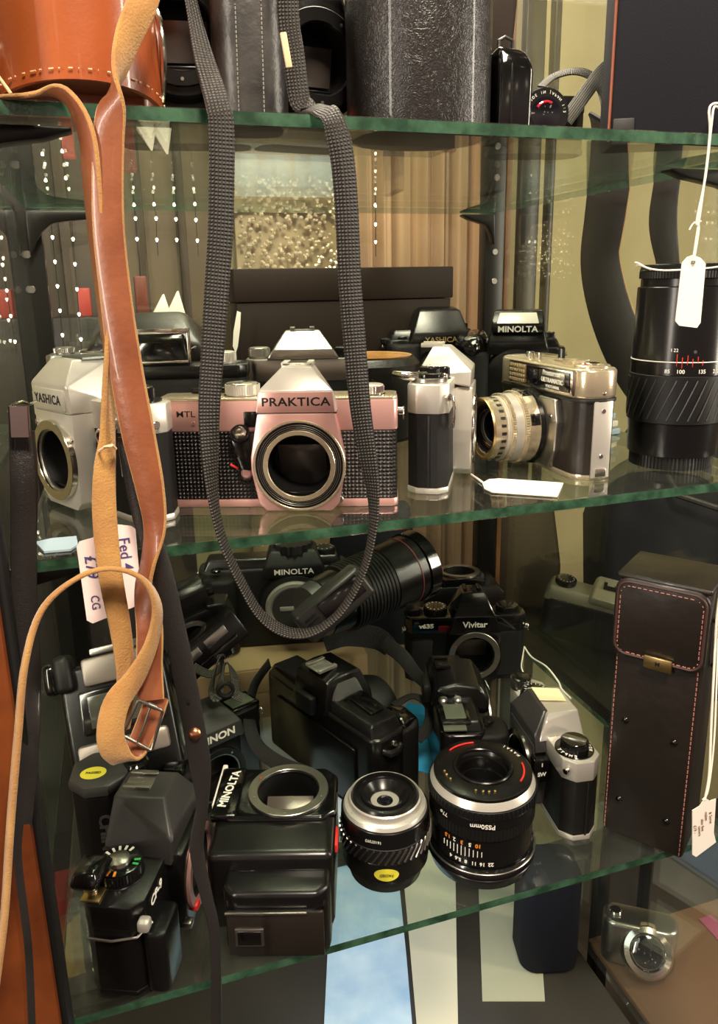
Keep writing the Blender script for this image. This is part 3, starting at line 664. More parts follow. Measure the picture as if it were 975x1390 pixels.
b = MB(); b.box((-35, -15.4, 28), (6, 1, 1.5), .4, rot=('Y', R(30))); b.build('red_mark', 'red', t)
k = knob(t, 'shutter_speed_dial', (-30, 2, 72), 11.5, 9, 'satin', 12.5, 'chrome', n=50); marks(k, (-30, 2, 80.9), 7.5, 12, (.5, 2.4, .3), 'ink_black')
b = MB(); b.lathe([(0, 4), (4, 3.6), (5.6, 2), (6, 0)], (-53, 0, 72.3), 'z', 32); b.build('frame_counter', 'chrome', t)
b = MB(); b.hull([(-66, 8, 73), (-30, 14, 73), (-66, 15, 73), (-30, 17, 73), (-66, 8, 76), (-30, 14, 76), (-66, 15, 76), (-30, 17, 76)], .8); b.build('wind_lever', 'black_gloss', t)
knob(t, 'rewind_knob', (55, 0, 72), 8.5, 7, 'chrome', 9.5, 'satin')
lug(t, (73, -6, 62), (1, 0, 0), True)
b = MB(); b.cyl((34, -16, 7), 2.4, 6, (0, -1, 0), 20, .5); b.build('depth_lever', 'steel', t)
b = MB(); b.hull([(44, 15, 60), (70, 15, 60), (44, 17.5, 60), (70, 17.5, 60), (44, 15, 68), (70, 15, 68), (44, 17, 68), (70, 17, 68)], .5); b.build('back_latch', 'black_metal', t)
text('✶' if False else '*', 8, 'ink_black', t, (46, -15.1, 57.5))

# ---------------------------------------------------------------- silver SLR on the left, three-quarter view
t = thing('film_camera', 'silver SLR camera with an empty chrome mount, left end of the middle shelf', 'camera', (-.016, .108, ZM), R(-60))
slr(t, 143, 32, 4.5, 56, 74, 10, 'satin', 'leatherette')
housing(t, -4, 66, 3, 50, 50, 46, -16, 14, 'satin', zm=36)
b = MB(); b.hull([(-4 - 25, -30.3, 66), (-4 + 25, -30.3, 66), (-4 - 24, -31, 84), (-4 + 24, -31, 84), (-4 - 14, -20, 99), (-4 + 14, -20, 99), (-4 - 13, 6, 98), (-4 + 13, 6, 98), (-4 - 19, 15, 80), (-4 + 19, 15, 80), (-29, 15, 66), (21, 15, 66)], 1.2); b.build('prism_housing', 'satin', t)
b = MB(); b.box((-4, -31.4, 74.6), (41, 1.6, 13.5), .6); b.build('name_plate', 'satin', t)
text('YASHICA', 8.2, 'ink_black', t, (-4, -32.35, 74.4), sx=.95, bold=.18, space=1.1)
b = MB(); b.hull([(-19, -14, 98.4), (11, -14, 98.4), (-19, 6, 98.4), (11, 6, 98.4), (-17, -12, 99.8), (9, -12, 99.8), (-17, 5, 99.8), (9, 5, 99.8)], .3); b.build('prism_cap', 'grey_plastic', t)
mount(t, (-4, -30, 34.5), 27, 20, [(26.5, 20.6, 4, 'chrome'), (21.5, 19.2, 2, 'steel')], 30)
b = MB()
for z_ in (52, 39): b.ring((31, -16, z_), 5.2, 3.0, 2.4, (0, -1, 0), 32, .5)
sk = b.build('flash_socket', 'chrome', t); b = MB()
for z_ in (52, 39): b.cyl((31, -16, z_), 2, 1.6, (0, -1, 0), 20)
b.build('socket_pin', 'ink_black', sk)
b = MB(); b.ring((46, -16, 62), 6.2, 4, 2.4, (0, -1, 0), 36, .5); wn = b.build('meter_window', 'chrome', t); b = MB(); b.cyl((46, -16, 62), 4.1, 1.2, (0, -1, 0), 30); b.build('meter_cell', 'lens_glass', wn)
b = MB(); b.cyl((58, -15, 50), 4.4, 3, (0, -1, 0), 28, .6); b.hull([(54, -19, 52), (60, -19, 52), (54.6, -19, 30), (59.4, -19, 30), (54, -17, 52), (60, -17, 52), (54.6, -17, 30), (59.4, -17, 30)], .6); b.build('self_timer_lever', 'chrome', t)
knob(t, 'rewind_knob', (51, 0, 74.5), 10, 9, 'black_metal', 14, 'black_gloss')
k = knob(t, 'shutter_speed_dial', (-38, 0, 74), 10, 7, 'satin', None, 'steel'); marks(k, (-38, 0, 81), 7, 11, (.5, 2, .3), 'ink_black')
b = MB(); b.hull([(-66, 4, 76), (-44, 12, 76), (-68, 10, 76), (-44, 15, 76), (-66, 4, 78), (-44, 12, 78), (-68, 10, 78), (-44, 15, 78)], .8); b.cyl((-56, 0, 74), 7, 5, 'z', 30, 1); b.build('wind_lever', 'chrome', t)
lug(t, (-72, 0, 62), (-1, 0, 0)); lug(t, (72, -4, 62), (1, 0, 0), False)
b = MB(); b.box((-24.5, -31, 58), (3.2, 2, 3.2), .5); b.cyl((19, -30, 50), 1.4, 1.4, (0, -1, 0), 14, .3); b.build('lens_release', 'chrome', t)

# ---------------------------------------------------------------- silver SLR end-on
t = thing('film_camera', 'silver and black SLR standing end-on right of the webbing-loop SLR', 'camera', (.2285, .106, ZM), R(61))
slr(t, 140, 29, 4.5, 56, 76, 7, 'satin', 'leatherette')
b = MB(); b.box((-70.2, -1, 30), (1.2, 1.4, 50), .3); b.build('hinge_line', 'ink_black', t)
housing(t, 4, 68, 2, 48, 56, 48, -14.5, 13, 'satin', zm=34)
b = MB(); b.hull([(4 - 27, -26, 68), (4 + 27, -26, 68), (4 - 25, -26.5, 80), (4 + 25, -26.5, 80), (4 - 13, -9, 96), (4 + 13, -9, 96), (4 - 13, 3, 96), (4 + 13, 3, 96), (4 - 27, 14, 76), (4 + 27, 14, 76)], 1.2); b.build('prism_housing', 'satin', t)
mount(t, (4, -27, 34), 27, 20, [(27.5, 25, 2, 'chrome'), (25, 20, 1.2, 'satin')], 26)
shoe(t, (4, 4, 95.5), 20, 16, 'satin')
b = MB(); b.cyl((-52, 1, 76), 12.5, 3.4, 'z', 40, .6); wl = b.build('wind_base', 'steel', t)
b = MB(); b.tube([(-52, 3, 79.5), (-58, 10, 80), (-60, 18, 81), (-55, 24, 81.5), (-46, 26, 81)], [3.2, 3.4, 3, 2.4, 1.6], 12); b.build('wind_lever', 'chrome', wl)
b = MB(); b.cyl((-52, 1, 79.4), 10, 2.6, 'z', 40, .5); b.build('counter_cap', 'black_gloss', wl)
k = knob(t, 'shutter_speed_dial', (-32, -1, 76), 11, 9, 'black_metal', 12, 'black_gloss'); marks(k, (-32, -1, 85), 7.5, 12, (.5, 2.4, .3))
b = MB(); b.lathe([(0, 5), (2, 5), (2.6, 4), (2.6, 0)], (-46, -9, 76), 'z', 20); b.build('shutter_release', 'chrome', t)
q = lug(t, (-64, -12.5, 67), (-.5, -.86, 0), False)
b = MB()
for s_ in (-1, 1): b.tube([(-66, -16, 68), (-66 - s_ * 2, -18, 60), (-65 - s_ * 3, -17, 50), (-65, -17.5, 47), (-65 + s_ * 2, -18, 52), (-66, -17.4, 68)], .65, 8)
b.build('lug_ring', 'chrome', q)

# ---------------------------------------------------------------- silver rangefinder
t = thing('rangefinder_camera', 'worn silver rangefinder camera with a ribbed chrome lens, right of the middle shelf', 'camera', (.3265, .101, ZM), R(-91))
Wd = 132
b = MB(); b.prism(roundrect(Wd - 1, 34, 15), 'xy', 4, 58, .3, 1); b.build('body', 'leather_soft', t, 30)
b = MB(); b.prism(roundrect(Wd - 2, 34.4, 15), 'xy', 0, 4.4, .8); b.build('bottom_plate', 'satin_warm', t)
b = MB(); b.prism(roundrect(Wd + 1, 36, 15), 'xy', 57, 59.5, .6); b.build('black_band', 'ink_black', t)  # ink-black band between body and top plate
b = MB(); b.prism(roundrect(Wd, 35.4, 15), 'xy', 59, 81, 3, 3, hor=True); b.build('top_plate', 'satin_warm', t)
b = MB(); b.box((Wd / 2 - .3, 1, 30), (1.6, 15, 56), .4); es = b.build('end_strip', 'satin', t)
for z_ in (51, 18):
    b = MB(); b.cyl((Wd / 2 + .4, 1, z_), 1.7, .7, (1, 0, 0), 16, .2); b.build('screw', 'chrome', es)
b = MB(); b.box((Wd / 2 + .6, 1, 6), (1.6, 9, 6), .4); b.build('latch', 'chrome', es)
b = MB(); b.box((Wd / 2 - .3, 1, 63.5), (1.4, 2.4, 2.4), .5); b.build('end_screw', 'chrome', t)
# window bar on the front
b = MB(); b.box((9, -18, 70.5), (96, 3, 18), .8); wb = b.build('window_bar', 'chrome', t)
b = MB(); b.box((-24, -19.8, 70.5), (27, 1, 14.5), .3); 
b.build('meter_grid', 'gold', wb)
b = MB()
for i in range(7):
    for j in range(4): b.box((-35 + i * 3.7, -20.4, 65 + j * 3.7), (2.6, .8, 2.6), .5)
b.build('grid_cells', 'satin_warm', wb)
b = MB(); b.box((22, -19.8, 70.5), (63, 1, 14.5), .3); b.build('dark_panel', 'black_gloss', wb)
b = MB(); b.box((2, -20.4, 70.5), (14, .5, 11), .3); b.build('viewfinder_window', 'lens_glass', wb)
b = MB(); b.box((30, -20.6, 72.5), (36, .5, 8), .2); b.build('bright_frame', 'steel', wb)
text('ULTRAMATIC', 4.6, 'white', wb, (31, -20.9, 69.6), bold=.12, sx=1.1); text('Prontormat', 5.2, 'white', wb, (30, -21.0, 75), bold=.1, sx=1.0, name='script_lettering'); text('VOIGTLANDER', 2.8, 'white', wb, (32, -20.9, 65.2), bold=.05)
for i, (xx, yy, ww, dd) in enumerate(((18, 2, 30, 13), (24, 2, 16, 14))):
    b = MB(); b.box((xx + 2, yy, 81.6 + i * 1.6), (ww, dd, 2.4), .6); b.build('accessory_shoe' if i == 0 else 'shoe_rail', 'satin_warm', t)
b = MB(); b.lathe([(13, 0), (13, 1.6), (12.2, 2.4), (9, 2.4), (8.6, 1.6), (0, 1.6)], (50, 0, 80.6), 'z', 44); rk = b.build('rewind_disc', 'satin_warm', t)
b = MB(); b.cyl((50, 0, 82), 5.5, 2.2, 'z', 30, .5); b.build('disc_centre', 'chrome', rk); b = MB(); b.box((50, -6.8, 82.4), (7, 2.4, .5), .1); b.build('red_window', 'red', rk)
b = MB(); b.lathe([(0, 5), (3, 4.8), (3.6, 4), (3.6, 0)], (-32, -4, 81), 'z', 24); b.cyl((-14, -6, 81), 1.6, 5, 'z', 14, .3); b.build('shutter_release', 'chrome', t)
b = MB(); b.hull([(-50, 8, 81), (-20, 13, 81), (-50, 15, 81), (-20, 16, 81), (-50, 8, 83.4), (-20, 13, 83.4), (-50, 15, 83.4), (-20, 16, 83.4)], .8); b.build('wind_lever', 'chrome', t)
# front shield and lens
b = MB(); b.prism([(-30, 57), (-33, 40), (-32, 18), (-24, 4), (32, 4), (40, 18), (42, 40), (38, 57)], 'xz', -22, -16, 1.4, 3); b.build('front_shield', 'steel', t)
b = MB(); b.cyl((34, -21.8, 44), 1.5, .8, (0, -1, 0), 16, .2); b.build('shield_screw', 'chrome', t)
LC = V((0, -22, 31)); ax = (0, -1, 0)
b = MB(); b.lathe([(30, 0), (30, 3), (28.5, 4), (28.5, 8), (27, 8), (27, 0)], LC, ax, 64, close=True); ln = b.build('lens_barrel', 'black_metal', t); ln.scale = (1, .86, 1)
def rib(z0, z1, r, mt, nm, kn=0):
    b = MB()
    if kn: b.knurl(LC + V((0, -z0, 0)), r, z1 - z0, ax, kn, .7)
    else: b.lathe([(r - 3, z0), (r - .5, z0), (r, z0 + .5), (r, z1 - .5), (r - .5, z1), (r - 3, z1)], LC, ax, 64, close=True)
    return b.build(nm, mt, ln)
rib(7, 19, 28, 'satin_warm', 'aperture_ring'); rib(19, 22.5, 28.6, 'satin_warm', 'grip_ring', 90); rib(22.5, 31, 26.5, 'satin', 'scale_ring'); rib(31, 34.5, 27, 'satin_warm', 'grip_ring', 90); rib(34.5, 38, 25, 'satin', 'distance_ring'); rib(38, 50, 24.5, 'satin_warm', 'front_ring')
for a in (20, 75, 150):
    b = MB(); b.box(LC + V((math.cos(R(a)) * 27.8, -13, math.sin(R(a)) * 27.8)), (9, 9, 1.2), .4, rot=Matrix.Rotation(R(90 - a), 3, 'Y'))
    b.build('scale_window', 'black_gloss', ln)
marks(ln, LC + V((0, -42, 0)), 24.6, 26, (2.2, .35, 4.5), 'ink_black', axis=ax, name='distance_scale')
b = MB(); b.lathe([(24.4, 50), (24, 51.5), (22.5, 51.5), (22, 50), (17, 45), (17, 44), (24, 44)], LC, ax, 64, close=True); b.build('front_rim', 'gold', ln)
b = MB(); b.lathe([(22, 49), (16.5, 45.5), (16.5, 44.5)], LC, ax, 60); b.build('name_ring', 'black_metal', ln)
b = MB(); b.lathe([(0, 47), (8, 46.4), (13, 45.2), (16.8, 43.5), (16.8, 42), (0, 42)], LC, ax, 48); b.build('front_element', 'lens_glass', ln)
arc_text('VOIGTLANDER COLOR SKOPAR X', 2.3, 'white', ln, LC + V((0, -47.6, 0)), 19, R(200), R(7.6), axis=ax, lying=True)

# ---------------------------------------------------------------- tall black zoom lens at the right
def barrel(t, segs, c=(0, 0, 0), axis='z', first='barrel'):
    """segs: (name, mat, r0, r1, z0, z1, knurl)"""
    for i, (nm, mt, r0, r1, z0, z1, kn) in enumerate(segs):
        b = MB(); z = axes_of(axis)[2]
        if kn: b.knurl(V(c) + z * z0, r0, z1 - z0, axis, kn, .55)
        else: b.lathe([(0, z0), (r0 - .4, z0), (r0, z0 + .4), (r1, z1 - .4), (r1 - .4, z1), (0, z1)], c, axis, 72)
        b.build(nm, mt, t)
p = at(909, 627, 'z', ZM)
t = thing('zoom_lens', 'tall black zoom lens standing upright at the right end of the middle shelf', 'lens', p, R(-30))
barrel(t, [('rear_cap', 'rubber', 31, 31, 0, 10, 70), ('rear_barrel', 'black_metal', 33, 34, 10, 36, 0), ('grip_ring', 'rubber', 35.2, 35.2, 36, 72, 0), ('barrel', 'black_metal', 34.6, 33.6, 72, 136, 0), ('collar', 'black_metal', 31.6, 31.6, 136, 142, 0), ('hood_ring', 'rubber', 33, 33, 142, 147, 90), ('front_ring', 'black_metal', 33, 32, 147, 152, 0)])
b = MB()
for i in range(30):
    a0 = 2 * PI * i / 30; P_ = [(35.3 * math.cos(a0 + k * .07), 35.3 * math.sin(a0 + k * .07), 39 + k * 6) for k in range(6)]
    b.tube(P_, .55, 6)
b.build('grip_ridges', 'grey_plastic', t)
rt0 = V((1, 0, 0))
def wall_text(s, a, z, r, size, mt='white', **k):
    d = V((math.cos(a), math.sin(a), 0)); return text(s, size, mt, t, V((0, 0, z)) + d * r, right=V((0, 0, 1)).cross(d), up=(0, 0, 1), **k)
for s_, a in (('85', -112), ('100', -97), ('135', -72), ('210', -52), ('mm', -40)): wall_text(s_, R(a), 75.5, 34.75, 4, bold=.05, name='focal_numerals')
b = MB(); aa = R(-82)
for k in range(6): b.box((34.7 * math.cos(R(-102 + k * 6)), 34.7 * math.sin(R(-102 + k * 6)), 84 - k % 2 * 2), (.5, .5, 9 - k), .1)
b.build('depth_scale', 'red', t)
b = MB(); b.ring((0, 0, 82), 34.9, 34, .7, 'z', 60, .1); b.build('white_line', 'white', t)
for s_, a in (('1', -109), ('22', -104)): wall_text(s_, R(a), 91, 34.6, 3.4, name='scale_numerals')
b = MB(); b.cyl((33.9 * math.cos(R(-82)), 33.9 * math.sin(R(-82)), 90), 1.2, .8, (math.cos(R(-82)), math.sin(R(-82)), 0), 14); b.build('index_mark', 'steel', t)

# ---------------------------------------------------------------- brown box, pouches and cameras at the back of the middle shelf
t = thing('storage_box', 'flat dark brown box with a lift-off lid standing at the back of the middle shelf', 'box', (.2500, .437, ZM), R(-1))
b = MB(); b.box((0, 0, 62), (248, 62, 124), 1.2); b.build('base', 'brown_box', t)
b = MB(); b.box((0, 0, 142), (253, 66, 35), 1.6); b.build('lid', 'brown_box', t)
# ================================================================ more cameras
def modern(t, W=145, H=104, mt='black', D=34, logo=None, logo_mt='white', grip=True, mo=8, mz=40, pw=62, pt=38, cap=None, flash=False, deck=.70, ring='steel', dial=True, lcd=True, dmat=None, mount_on=True):
    """rounded auto-focus SLR: body, grip, sloping deck, prism hump, mount or cap"""
    h1 = H * deck
    b = MB(); b.prism(roundrect(W, D, 12), 'xy', 0, h1, 3, 3, hor=True); body = b.build('body', mt, t)
    if grip:
        b = MB(); b.prism(roundrect(36, 40, 14, -W / 2 + 20, -D / 2 - 2), 'xy', 2, h1 - 4, 4, 3, hor=True); b.build('hand_grip', 'leatherette' if mt != 'leatherette' else mt, t)
    b = MB(); b.hull([(x * (W / 2 - 3), y * (D / 2 - 1), h1 - 6) for x in (-1, 1) for y in (-1, 1)] + [(x * (W / 2 - 10), y * (D / 2 - 5) , h1 + H * .09) for x in (-1, 1) for y in (-1, 1)], 3, 3); b.build('top_deck', dmat or mt, t)
    b = MB(); b.hull([(mo - pw / 2, -D / 2 - 10, h1 - 8), (mo + pw / 2, -D / 2 - 10, h1 - 8), (mo - pw / 2 + 5, -D / 2 - 11, h1 + 6), (mo + pw / 2 - 5, -D / 2 - 11, h1 + 6), (mo - pt / 2, -D / 2 - 2, H - 3), (mo + pt / 2, -D / 2 - 2, H - 3), (mo - pt / 2 + 3, 0, H), (mo + pt / 2 - 3, 0, H),
        (mo - pt / 2, D / 2 - 3, H - 4), (mo + pt / 2, D / 2 - 3, H - 4), (mo - pw / 2 + 8, D / 2 + 3, h1 - 4), (mo + pw / 2 - 8, D / 2 + 3, h1 - 4)], 3.5, 3); pr = b.build('prism_housing', mt, t)
    b = MB(); b.box((mo, D / 2 + 5, h1 + 2), (26, 8, 18), 3); b.build('eyecup', 'rubber', t)
    b = MB(); b.lathe([(0, -6), (36, -6), (36, 6), (33.5, 11), (26, 12), (0, 12)], (mo, -D / 2, mz), (0, -1, 0), 56); b.build('mount_housing', mt, t)
    if mount_on:
        if cap: 
            b = MB(); b.lathe([(29, 0), (29, 3), (27.5, 5), (24, 5), (23, 3.6), (0, 3.6)], (mo, -D / 2 - 12, mz), (0, -1, 0), 56); c_ = b.build('body_cap', cap, t)
            b = MB(); b.box((mo, -D / 2 - 16.5, mz), (30, 2, 5), 1); b.build('cap_ridge', cap, c_)
            b = MB(); b.cyl((mo, -D / 2 - 15.4, mz), 22.5, .8, (0, -1, 0), 48, .2); b.build('cap_face', 'grey_plastic', c_)
        else: mount(t, (mo, -D / 2 - 12, mz), 29, 21, [(29, 21, 2.4, ring), (22, 20.4, 1.2, 'black_metal')], 24, style='bayonet')
    if logo: text(logo, 8, logo_mt, t, (mo, -D / 2 - 11.6, h1 - .5), up=(0, .1, 1), bold=.12, sx=1.1)
    if dial: k = knob(t, 'mode_dial', (W / 2 - 22, 0, h1 + H * .08), 11, 7, mt); marks(k, (W / 2 - 22, 0, h1 + H * .08 + 7), 8, 10)
    if lcd:
        b = MB(); b.box((-W / 2 + 30, 4, h1 + H * .092), (26, 16, 2), .6); l_ = b.build('display_frame', 'black_gloss', t); b = MB(); b.box((-W / 2 + 30, 4, h1 + H * .104), (20, 11, .8), .2); b.build('display_window', 'lcd', l_)
    b = MB(); b.lathe([(0, 3), (4, 2.8), (5, 2), (5, 0)], (-W / 2 + 18, -D / 2 - 4, h1 + 1), 'z', 28); b.build('shutter_release', 'black_gloss', t)
    lug(t, (W / 2 - 1, -2, h1 - 8), (1, 0, 0), False); lug(t, (-W / 2 + 1, -2, h1 - 8), (-1, 0, 0), False)
    return body

# --- back row of the middle shelf
t = thing('film_camera', 'black camera with a raised flash window, behind the worn silver rangefinder', 'camera', (.412, .330, ZM), R(-30))
modern(t, 118, 104, 'black', logo=None, mo=8, mz=38, pw=70, pt=52, lcd=False, mount_on=False)
b = MB(); b.hull([(-60, -22, 62), (-22, -26, 62), (-58, -30, 84), (-30, -32, 88), (-60, 8, 62), (-22, 8, 62), (-56, 4, 88), (-26, 4, 94), (-40, -46, 66), (-34, -44, 78)], 5, 3); b.build('grip_shoulder', 'black_gloss', t)
b = MB(); b.hull([(8 - 27, -30, 88), (8 + 27, -30, 88), (8 - 29, -31, 98), (8 + 29, -31, 98), (8 - 26, -20, 112), (8 + 26, -20, 112), (8 - 24, 10, 112), (8 + 24, 10, 112), (8 - 24, 14, 90), (8 + 24, 14, 90)], 3, 3); fh = b.build('flash_head', 'black', t)
b = MB(); b.hull([(8 - 22, -31.5, 98.5), (8 + 22, -31.5, 98.5), (8 - 19, -23.2, 109.5), (8 + 19, -23.2, 109.5), (8 - 22, -28, 98.5), (8 + 22, -28, 98.5), (8 - 19, -20, 109.5), (8 + 19, -20, 109.5)], .8); b.build('flash_window', mat('frosted_plastic', (222, 218, 205), .25, 0, coat=.5), fh)
text('MINOLTA', 8.6, 'white', t, (8, -31.8, 92.5), up=(0, -.05, 1), bold=.2, sx=1.1, name='flash_lettering')
t = thing('film_camera', 'black camera with dull gold lettering, right end of the dark brown box', 'camera', (.338, .380, ZM), R(-10))
modern(t, 108, 116, 'black', logo='YASHICA', logo_mt='gold', mo=6, mz=34, pw=74, pt=46, lcd=False)
k = knob(t, 'rewind_knob', (-42, 0, 76), 15, 6, 'black_metal', None, 'steel')
t = thing('soft_lens_pouch', 'round black leather pouch with a tan lining, behind the webbing loop on the middle shelf', 'pouch', (.225, .255, ZM), 0)
b = MB(); b.lathe([(0, 0), (40, 0), (44, 4), (46, 40), (46, 70), (43, 74), (41, 76), (38, 76), (36, 72), (36, 60), (0, 60)], (0, 0, 0), 'z', 56); b.build('pouch_body', 'leather_black', t)
b = MB(); b.lathe([(0, 61), (35.5, 61), (37, 76.4), (38.5, 77.5), (36, 75), (34, 70), (0, 68)], (0, 0, 0), 'z', 48); b.build('lining', 'suede', t)
# camera behind the webbing-loop SLR
t = thing('film_camera', 'dull silver and black camera half hidden behind the prism of the webbing-loop SLR', 'camera', (.146, .195, ZM), R(-14))
slr(t, 94, 32, 4, 66, 84, 8, 'steel', 'leatherette', top='steel')
b = MB(); b.hull([(x, y, z) for x, y, z in ((-30, -20, 84), (30, -20, 84), (-24, -21, 92), (24, -21, 92), (-14, -4, 106), (14, -4, 106), (-14, 8, 106), (14, 8, 106), (-26, 18, 84), (26, 18, 84))], 1.5); b.build('prism_housing', 'steel', t)
shoe(t, (0, 3, 105.5), 20, 14, 'steel')
k = knob(t, 'shutter_speed_dial', (-36, 0, 84), 9, 9, 'steel'); k = knob(t, 'rewind_knob', (36, 0, 84), 10, 8, 'black_metal')
b = MB(); b.cyl((36, -1, 91.5), 1.6, 4, 'z', 12, .4); b.build('shutter_release', 'chrome', t)
mount(t, (0, -18, 38), 27, 20, [(27, 20, 3, 'steel')], 20)
# waist-level finder camera behind on the left
t = thing('folding_camera', 'black camera with a chromed open viewfinder frame, behind the left end of the webbing-loop SLR', 'camera', (.056, .185, ZM), R(-14))
b = MB(); b.prism(octo(90, 36, 6, -4), 'xy', 0, 76, 2, 2); b.build('body', 'leatherette', t)
b = MB(); b.prism(octo(92, 38, 6, -4), 'xy', 74, 84, 1.4, 2); b.build('top_plate', 'black_metal', t)
b = MB()
for x0, x1, z0, z1 in ((-50, 0, 108, 112), (-50, 0, 86, 88)): b.box(((x0 + x1) / 2, -14, (z0 + z1) / 2), (x1 - x0, 5, z1 - z0), .5)
for x_ in (-49, -1): b.box((x_, -14, 98), (2, 5, 24), .4); b.box((x_, 4, 95), (2, 30, 2), .4)
b.build('viewfinder_frame', 'chrome', t)
b = MB(); b.hull([(-48, -8, 86), (-2, -8, 86), (-48, 14, 86), (-2, 14, 86), (-44, -4, 108), (-6, -4, 108), (-40, 14, 104), (-8, 14, 104)], 2); b.build('viewfinder_hood', 'black_gloss', t)
k = knob(t, 'wind_knob', (22, 0, 84), 11, 9, 'satin')
b = MB(); b.box((-25, -20, 40), (42, 4, 30), 2); b.build('front_panel', 'steel', t)
# long leather case at left
t = thing('camera_case', 'soft black leather camera case with a brass snap, back left of the middle shelf', 'case', (at(214, 480, 'y', .275).x, .280, ZM), R(-12))
b = MB(); b.hull([(-62, -28, 2), (62, -28, 2), (-62, 28, 2), (62, 28, 2), (-66, -30, 60), (66, -30, 60), (-66, 30, 60), (66, 30, 60)], 7, 4); b.build('case_body', 'leather_black', t)
b = MB(); b.hull([(-66, -30, 62), (66, -30, 62), (-66, 28, 62), (66, 28, 62), (-56, -34, 96), (40, -34, 100), (-40, 26, 116), (34, 26, 118), (-30, 0, 122), (24, 0, 122)], 8, 4); b.build('lid', 'leather_soft', t)
b = MB(); b.lathe([(0, 2.4), (3, 2), (4.6, .6), (4.8, 0)], (-6, -33.4, 84), (0, -1, .15), 24); b.build('snap', 'gold', t)
b = MB(); b.box((-6, -32, 66), (20, 3, 44), 1.4); b.build('closing_flap', 'leather_soft', t)
# far-left camera behind the silver YASHICA
t = thing('compact_camera', 'small silver-topped camera standing behind the silver SLR at the left end', 'camera', (at(128, 480, 'y', .20).x - .008, .205, ZM), R(-8))
b = MB(); b.prism(roundrect(50, 30, 8), 'xy', 0, 84, 1); b.build('body', 'leatherette', t)
b = MB(); b.prism(roundrect(52, 32, 8), 'xy', 84, 94, 1.4, hor=True); b.build('top_plate', 'steel', t)
shoe(t, (8, 2, 93.5), 20, 16, 'steel'); k = knob(t, 'shutter_speed_dial', (-14, 0, 94), 8, 5, 'steel')
# tray of papers behind the rangefinder
t = thing('folded_papers', 'folded pale leaflets lying behind the rangefinder camera', 'papers', (.418, .20, ZM), R(-75))
for i in range(4):
    b = MB(); b.box((i * 1.5, -i * 2, 3 + i * 7), (66 - i * 6, 40, 5), .8, rot=('Z', .05 * i)); b.build('leaflet', 'paper' if i % 2 else 'blue_paper', t)

# ================================================================ bottom shelf
# stand box below the back row
t = thing('cardboard_box', 'low pale brown cardboard box under the back row on the lowest shelf', 'box', (.135, .375, ZB), R(-4))
M['card'] = mat('brown_card', (150, 128, 92), .8, 0, ('noise', 200, .2, .5), (12, (128, 106, 74), .3, .7))
b = MB(); b.box((0, 0, 30), (200, 150, 60), 1.5); b.build('carton', 'card', t)
b = MB(); b.box((0, -76, 45), (180, 1.2, 26), .4); b.build('flap', 'card', t)
# A
t = thing('film_camera', 'black camera with a grey body cap, on the low pale brown cardboard box', 'camera', (.143, .362, ZB + .0605), R(-12)); t.scale = (1.12, 1.05, 1.03)
modern(t, 146, 112, 'black_matte', logo='MINOLTA', mo=20, mz=50, pw=66, pt=46, deck=.80, cap='cap_grey', dmat='black', lcd=False)
for i in range(7):
    a = R(-60 + i * 22)
b = MB(); b.knurl((20, -6, 106), 20, 9, 'z', 18, 2.4); b.build('ribbed_dial', 'black_matte', t)
# E Vivitar
t = thing('film_camera', 'black camera with a small red panel and steel mount, behind the square-display camera', 'camera', (.357, .318, ZB), R(-16))
slr(t, 140, 32, 5, 60, 80, 8, 'black_gloss', 'leatherette')
b = MB(); b.hull([(8 - 32, -25, 58), (8 + 32, -25, 58), (8 - 24, -26, 84), (8 + 24, -26, 84), (8 - 13, -12, 108), (8 + 13, -12, 108), (8 - 12, 12, 108), (8 + 12, 12, 108), (8 - 26, 16, 80), (8 + 26, 16, 80), (8 - 30, 10, 60), (8 + 30, 10, 60)], 1.2); b.build('prism_housing', 'black_gloss', t)
housing(t, 8, 64, 1, 60, 62, 50, -16, 10, 'black_gloss')
mount(t, (8, -26, 37), 29, 22, [(29.5, 23, 3, 'steel'), (23.4, 21.5, 1.6, 'black_metal')], 24, style='bayonet')
text('Vivitar', 10, 'white', t, (8, -26.9, 75), bold=.25, sx=1.05); text('v635', 7, 'white', t, (-46, -16.3, 69.5), bold=.35, sx=1.25, name='model_lettering')
b = MB(); b.box((-26, -16.2, 66), (13, 1, 7), .3); b.build('red_panel', mat('dark_red', (120, 22, 26), .3), t)
shoe(t, (8, 2, 107.5), 20, 16, 'black_metal')
k = knob(t, 'shutter_speed_dial', (-34, 0, 80), 14, 8, 'black_metal', None, 'black_gloss'); marks(k, (-34, 0, 88), 10, 14); k = knob(t, 'film_counter', (-60, 2, 80), 8, 5, 'black_metal')
k = knob(t, 'rewind_knob', (50, 0, 80), 13, 8, 'black_metal', 16, 'black_gloss')
b = MB(); b.prism(roundrect(26, 8, 3, -52, -18), 'xy', 8, 54, 2, hor=True); b.build('hand_grip', 'leatherette', t)
lug(t, (70, -8, 64), (1, 0, 0)); lug(t, (-70, -8, 64), (-1, 0, 0))
